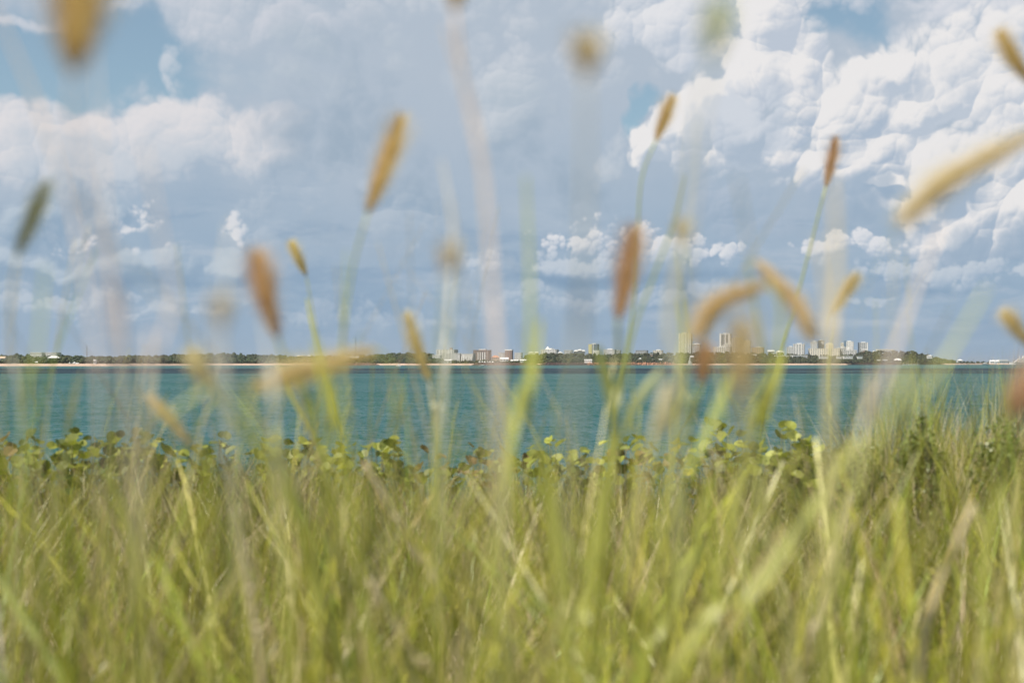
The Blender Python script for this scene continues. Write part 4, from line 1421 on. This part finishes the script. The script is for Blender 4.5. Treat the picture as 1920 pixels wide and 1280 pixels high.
st('small golden head leaning right above the slab towers', 1.9, [(1606, 518), (1585, 548), (1560, 592)], [(1552, 660), (1550, 760), (1555, 860)], 'gold', 'lime', 0.0066, 0.0020)
st('tan head at the right edge above the port', 1.6, [(1884, 586), (1905, 614), (1940, 655)], [(1965, 720), (1970, 860)], 'tan', 'green', 0.0066, 0.0014)
st('russet head low at the right edge in front of the water', 0.75, [(1945, 705), (1912, 748), (1885, 785)], [(1880, 830), (1885, 920)], 'russet', 'green', 0.0060, 0.0010)
st('short russet head hanging below the skyline near the sailboat', 1.25, [(1323, 648), (1320, 685), (1314, 722)], [(1300, 790), (1285, 880)], 'russet', 'green', 0.0052, 0.0017,
   leaf=[([(1370, 700), (1340, 780), (1290, 890)], 0.008, -0.1)])
st('pale tan head leaning left over the left crest', 1.5, [(280, 742), (318, 785), (362, 838)], [(385, 880), (400, 930)], 'tan', 'straw', 0.0050, 0.0014)
st('pale straw head with a thick green stem at the left waterline', 1.05, [(358, 662), (378, 695), (402, 735)], [(450, 800), (520, 880), (560, 960)], 'pale', 'green', 0.0045, 0.0030)
st('faint greenish head at the top edge right of centre', 0.50, [(1350, 10), (1342, 60), (1335, 112)], [(1305, 260), (1288, 420), (1275, 620), (1262, 860)], 'green', 'grey', 0.0025, 0.0008)
st('blurred tan head in front of the towers and water', 0.62, [(1392, 600), (1390, 680), (1388, 760)], [(1390, 840), (1395, 900)], 'tan', 'straw', 0.0040, 0.0010)
st('faint peach head above the left crest', 0.58, [(416, 560), (414, 590), (412, 622)], [(414, 720), (430, 880)], 'tan', 'white', 0.0020, 0.0009)

# bare stems and long blades in front of sea and sky
bl = blade
bl('faint pinkish blade crossing the upper left corner', 0.75, [(-30, -20), (20, 80), (70, 200), (140, 420), (180, 700), (190, 900)], 0.0028, 'pink')
bl('soft pink blade rising beside the ochre head at the top left', 0.72, [(178, 60), (190, 300), (215, 560), (250, 860)], 0.0022, 'pink')
bl('faint pinkish blade bending left of the left crest', 0.69, [(270, 270), (310, 480), (325, 560), (285, 700), (270, 880)], 0.0026, 'pink')
bl('pale lilac stem rising over the left woods', 0.75, [(428, 420), (420, 560), (415, 680), (440, 900)], 0.0028, 'white')
bl('broad pale blade sweeping down from the top centre', 0.75, [(835, 50), (885, 210), (912, 380), (928, 640), (940, 880)], 0.0032, 'pink')
bl('short pale blade tip left of the broad sweeping one', 1.08, [(828, 300), (846, 400), (848, 470), (838, 640), (826, 860)], 0.0042, 'white')
bl('tall blurred green blade left of the cone-roofed hall', 0.99, [(986, 330), (992, 480), (994, 620), (984, 760), (955, 900)], 0.0039, 'green')
bl('wide yellow-green leaf leaning right at the middle crest', 1.00, [(1012, 600), (1000, 700), (975, 800), (945, 900)], 0.0060, 'lime')
bl('narrow green leaf leaning left at the middle crest', 1.20, [(930, 700), (950, 780), (960, 860), (965, 920)], 0.0035, 'lime')
bl('grey-green stem through the cloud gap', 0.83, [(1302, 220), (1285, 400), (1262, 520), (1250, 640), (1270, 880)], 0.0032, 'grey')
bl('thin dark stem bending left of the lone cream tower', 1.70, [(1282, 330), (1262, 420), (1225, 520), (1188, 620), (1165, 740), (1150, 880)], 0.0040, 'dark')
bl('broad pinkish stem standing right of the arched heads', 0.75, [(1562, 330), (1568, 480), (1560, 640), (1552, 860)], 0.0042, 'straw')
bl('pale stem joining the broad pinkish one from the left', 0.83, [(1532, 440), (1548, 560), (1556, 700), (1558, 870)], 0.0030, 'straw')
bl('wide lilac blade leaning right below the great tan head', 0.83, [(1768, 420), (1715, 550), (1670, 680), (1630, 800), (1600, 900)], 0.0030, 'pink')
bl('wide faint green blade leaning right above the headland', 0.75, [(1850, 540), (1780, 660), (1690, 790), (1610, 900)], 0.0024, 'lime')
bl('thin green stem left of the radio mast', 1.50, [(648, 470), (645, 560), (642, 660), (655, 780), (672, 880)], 0.0024, 'green')
bl('pale strip of leaf left of the flat tan head', 0.83, [(492, 600), (506, 700), (512, 780), (520, 900)], 0.0034, 'white')
bl('soft olive blade at the left waterline', 0.83, [(85, 500), (72, 640), (55, 760), (40, 900)], 0.0032, 'green')
bl('wide lime leaf at the centre left crest', 0.95, [(592, 640), (606, 720), (625, 800), (650, 900)], 0.0060, 'lime')
bl('second lime leaf beside the wide one at the centre left crest', 1.10, [(560, 660), (572, 740), (585, 800), (620, 900)], 0.0042, 'green')
bl('pale split leaf right of the slim golden head', 1.40, [(842, 640), (835, 720), (825, 800), (815, 880)], 0.0060, 'white')
bl('straw leaf crossing low over the left water', 0.85, [(300, 790), (360, 745), (420, 720), (470, 800), (500, 900)], 0.0024, 'lime')
bl('lime leaf pair rising left of the arched head, taller one', 1.20, [(1275, 560), (1285, 680), (1278, 780), (1250, 900)], 0.0049, 'lime')
bl('tan leaf leaning right beside the lime leaf pair', 0.90, [(1290, 690), (1272, 740), (1240, 810), (1205, 900)], 0.0050, 'straw')
bl('lime leaf right of the short russet head', 1.30, [(1470, 660), (1455, 720), (1425, 800), (1390, 880)], 0.0056, 'lime')
# blurred growth in the lower half
bl('large yellow-green blurred leaf at the bottom centre', 1.00, [(1010, 830), (1040, 980), (1060, 1130), (1060, 1300)], 0.0130, 'lime')
bl('second blurred lime leaf at the bottom centre, further right', 1.10, [(1150, 820), (1120, 980), (1100, 1140), (1090, 1300)], 0.0100, 'lime')
bl('large yellow-green leaf slanting across the bottom right', 1.00, [(1610, 820), (1520, 960), (1400, 1120), (1240, 1310)], 0.0085, 'lime')
bl('dark green blade leaning at the bottom right of centre', 1.30, [(1330, 900), (1300, 1040), (1240, 1180), (1190, 1320)], 0.0090, 'dark')
bl('dark olive blade in the lower left', 1.20, [(205, 880), (240, 1010), (260, 1140), (265, 1300)], 0.0090, 'dark')
bl('pale green blade through the lower left of centre', 1.15, [(500, 850), (550, 960), (585, 1090), (600, 1300)], 0.0075, 'green')
bl('pale cream blade in the lower left', 1.10, [(335, 930), (375, 1040), (400, 1150), (380, 1300)], 0.0075, 'straw')
bl('soft green blade at the lower right', 1.10, [(1880, 900), (1850, 1020), (1840, 1140), (1850, 1300)], 0.0075, 'green')
ca = lambda *a, **k: blade(*a, name='dry_cane', cat='dry stem', group='dry canes', **k)
ca('pale straw cane leaning left in the middle of the grass', 1.55, [(684, 868), (730, 945), (788, 1050), (830, 1140)], 0.0058, 'straw')
ca('second straw cane at the bottom, below the first', 1.35, [(690, 1085), (735, 1160), (790, 1250), (830, 1330)], 0.0054, 'straw')
ca('thick pale cane rising at the bottom right', 1.30, [(1592, 925), (1565, 1040), (1535, 1160), (1500, 1310)], 0.0071, 'straw')
ca('pale straw cane at the far bottom right', 1.15, [(1825, 945), (1780, 1050), (1745, 1150), (1720, 1300)], 0.0065, 'straw')
ca('tan cane standing at the lower left', 1.20, [(440, 950), (465, 1080), (480, 1180), (495, 1310)], 0.0061, 'straw')

# ------------------------------------------------------------------ beach vine along the crest


def vine_leaf(seed):
    """a broad two-lobed leaf folded along its midrib, 1 unit long, stalk end at the origin, along +Y"""
    r = np.random.default_rng(seed)
    rim = [(0.0, 0.0), (0.30, 0.02), (0.50, 0.22), (0.54, 0.52), (0.44, 0.82), (0.22, 0.98), (0.06, 0.93)]
    vs, fs = [], []
    for s in (-1, 1):
        b = len(vs)
        vs += [(0, 0, 0), (0, 0.5, -0.02), (0, 0.92, 0.0)]
        for (x, y) in rim[1:]:
            vs.append((s * x * r.uniform(.93, 1.07), y * r.uniform(.96, 1.04), x * 0.38 + r.uniform(-.03, .03) - 0.10 * (y - .5) ** 2))
        f = [(0, 3, 1), (3, 4, 1), (4, 5, 1), (5, 6, 1), (6, 2, 1), (6, 7, 2), (7, 8, 2)]
        fs += [tuple(b + i for i in (t if s > 0 else t[::-1])) for t in f]
    return MB().add(vs, fs).mesh('leaf')


LEAVES = [vine_leaf(i) for i in range(6)]
VINE = {'green': (0.21, 0.24, 0.045), 'dark': (0.085, 0.115, 0.03), 'yellow': (0.40, 0.34, 0.04), 'lime': (0.31, 0.33, 0.055), 'brown': (0.22, 0.15, 0.06)}
LEAF_MESH = {}
for k_, c_ in VINE.items():
    mt = leafy('vine_' + k_, c_, 0.3, 0.03, 0.3, 6.0, 0.5, 0.3)
    for i_, me_ in enumerate(LEAVES):
        q_ = me_.copy()
        q_.materials.append(mt)
        LEAF_MESH[k_, i_] = q_


def vine(label, px, ytop, n, spread, d, mixc, seed, size=0.046):
    r = np.random.default_rng(seed)
    c0 = pt(px, 840, d)
    base = Vector((c0.x, d, float(ground_z(c0.x, d))))
    o = empty('beach_vine', base)
    ztop = pt(px, ytop - 6, d).z - base.z
    w = spread / FPX * d
    stems = MB()
    n = int(n * 2.8)
    for i in range(n):
        x, y = r.normal(0, w * 0.85), r.normal(0, 0.18)
        hz = ztop * (0.99 - 0.42 * r.random() - 0.16 * min(1, abs(x) / max(w, .01)))
        if i < 2:
            hz = ztop * r.uniform(.96, 1.0)
            x *= 0.4
        sz = size * r.uniform(0.75, 1.35)
        k = mixc[int(r.integers(0, len(mixc)))]
        lf = link('leaf', LEAF_MESH[k, int(r.integers(0, 6))], None, o)
        lf.location = (x, y, hz)
        lf.rotation_euler = (r.uniform(-1.1, 1.1), r.uniform(-0.6, 0.6), r.uniform(0, 6.28))
        lf.scale = (sz, sz, sz)
        b = (x * 0.35 + r.normal(0, .02), y * 0.4, -0.02)
        stems.tube(spline([b, (x * .75, y * .8, hz * 0.55), (x, y, hz)], 6), [0.0020, .0019, .0018, .0016, .0013, .001], 5)
    stems.build('stems', leafy('vine_stem', (0.20, 0.16, 0.06), 0.1, 0.05, 0.3, 40.0), o, True)
    return tag(o, label, 'vine', 'beach vine along the crest')


G, DK, Y, LM, BR = 'green', 'dark', 'yellow', 'lime', 'brown'
for k, a in enumerate((
        ('dark round-leaved vine at the left edge of the crest', 22, 826, 16, 60, 6.3, (DK, G, BR)),
        ('dense dark green vine clump, largest on the left crest', 128, 812, 34, 60, 6.1, (DK, DK, G, LM)),
        ('green vine right of the largest dark clump', 200, 826, 24, 60, 6.4, (G, DK, LM)),
        ('vine with one leaf raised above the crest under the pale tan head', 268, 812, 22, 46, 6.3, (DK, G, LM)),
        ('low vine behind the pale tan seed head', 345, 845, 12, 50, 6.6, (G, LM)),
        ('vine clump with upturned leaves left of the long pale strip', 398, 828, 22, 44, 6.5, (G, DK, LM)),
        ('vine with a single upright leaf at the left of centre', 514, 824, 14, 36, 6.5, (G, LM, DK)),
        ('small dark vine below the flat tan head', 568, 826, 18, 34, 6.5, (DK, G, LM)),
        ('pale lime vine right of the small dark one', 625, 836, 18, 40, 6.6, (LM, G)),
        ('vine with lime leaves left of the slim golden head', 690, 836, 14, 30, 6.6, (LM, G)),
        ('vine with a sharp dark sprig under the slim golden head', 735, 824, 16, 22, 6.5, (G, DK, LM)),
        ('sparse low vine at the centre crest', 812, 850, 10, 46, 6.9, (G, BR)),
        ('brownish vine at the centre crest', 905, 842, 18, 44, 6.7, (BR, G, LM)),
        ('olive vine behind the wide yellow-green leaf', 975, 846, 12, 40, 6.8, (G, BR)),
        ('lime vine below the cone-roofed hall', 1035, 830, 16, 32, 6.6, (LM, G)),
        ('low vine right of the lime one', 1085, 846, 12, 34, 6.8, (LM, G)),
        ('broad green vine below the yellow-edged tower', 1150, 832, 18, 46, 6.6, (LM, G, BR)),
        ('olive vine between the yellow-edged and the cream tower', 1215, 832, 16, 40, 6.6, (G, BR, LM)),
        ('small vine with two bright yellow leaves', 1278, 834, 8, 14, 6.5, (Y, Y, G)),
        ('tall vine with dark leaf tips below the dark glass tower', 1352, 796, 26, 34, 6.2, (LM, G, DK)),
        ('low vine right of the tall one', 1412, 840, 14, 40, 6.6, (G, LM)),
        ('lime vine standing up left of the shrubs', 1482, 806, 24, 30, 6.0, (LM, LM, G)),
        ('green vine at the foot of the shrubs', 1530, 832, 16, 40, 6.3, (G, DK)))):
    vine(*a, seed=100 + k)

# ------------------------------------------------------------------ shrubs at the right end of the crest


def shrub(label, px, ytop, ybase, w_px, d, n, seed):
    r = np.random.default_rng(seed)
    c0 = pt(px, ybase, d)
    base = Vector((c0.x, d, float(ground_z(c0.x, d))))
    o = empty('shrub', base)
    h = pt(px, ytop, d).z - base.z
    w = w_px / FPX * d
    br = MB()
    tips = []
    for i in range(26):
        a, s = r.uniform(0, 6.28), r.uniform(.2, 1)
        e = Vector((math.cos(a) * w * .5 * s, math.sin(a) * w * .35 * s, h * (1.02 - 0.45 * s * s) * r.uniform(.8, 1.0)))
        br.tube(spline([(0, 0, -0.03), (e.x * .5, e.y * .5, e.z * .6), e], 6), [.005, .004, .003, .0024, .0018, .001], 5)
        tips.append(e)
    br.build('branches', matte('shrub_bark', (0.12, 0.09, 0.06), 0.9, 0.3, 20), o)
    V_, F_, C_ = [], [], []
    for i in range(n):
        e = tips[int(r.integers(0, len(tips)))]
        c1 = np.array(e) * r.uniform(.62, 1.0) + r.normal(0, w * .045, 3)
        u = r.normal(0, 1, 3); u[2] += .5; u /= np.linalg.norm(u)
        v = np.cross(u, r.normal(0, 1, 3)); v /= np.linalg.norm(v)
        L = r.uniform(.012, .026)
        b = len(V_) * 4
        V_.append(np.stack([c1, c1 + u * L * .5 + v * L * .28, c1 + u * L, c1 + u * L * .5 - v * L * .28]))
        F_.append([b, b + 1, b + 2, b + 3])
        C_.append(np.tile(np.array([0.16, 0.19, 0.05]) * r.uniform(.55, 1.7), (4, 1)))
    link('foliage', np_mesh('foliage', np.concatenate(V_), np.array(F_), np.concatenate(C_)), leafy('grass_blade_tissue'), o)
    return tag(o, label, 'shrub', 'shrubs at the right end of the crest')


shrub('small dark-leaved shrub with a sprig above the crest, right of the vines', 1722, 772, 900, 130, 4.7, 2600, 201)
shrub('low olive shrub left of the dark-leaved one', 1610, 800, 900, 150, 4.9, 2600, 202)
shrub('dark shrub at the right edge of the crest among spiky grass', 1870, 776, 900, 180, 4.8, 2800, 203)
shrub('small dark shrub just right of the lime vine', 1500, 826, 900, 90, 5.9, 1500, 204)
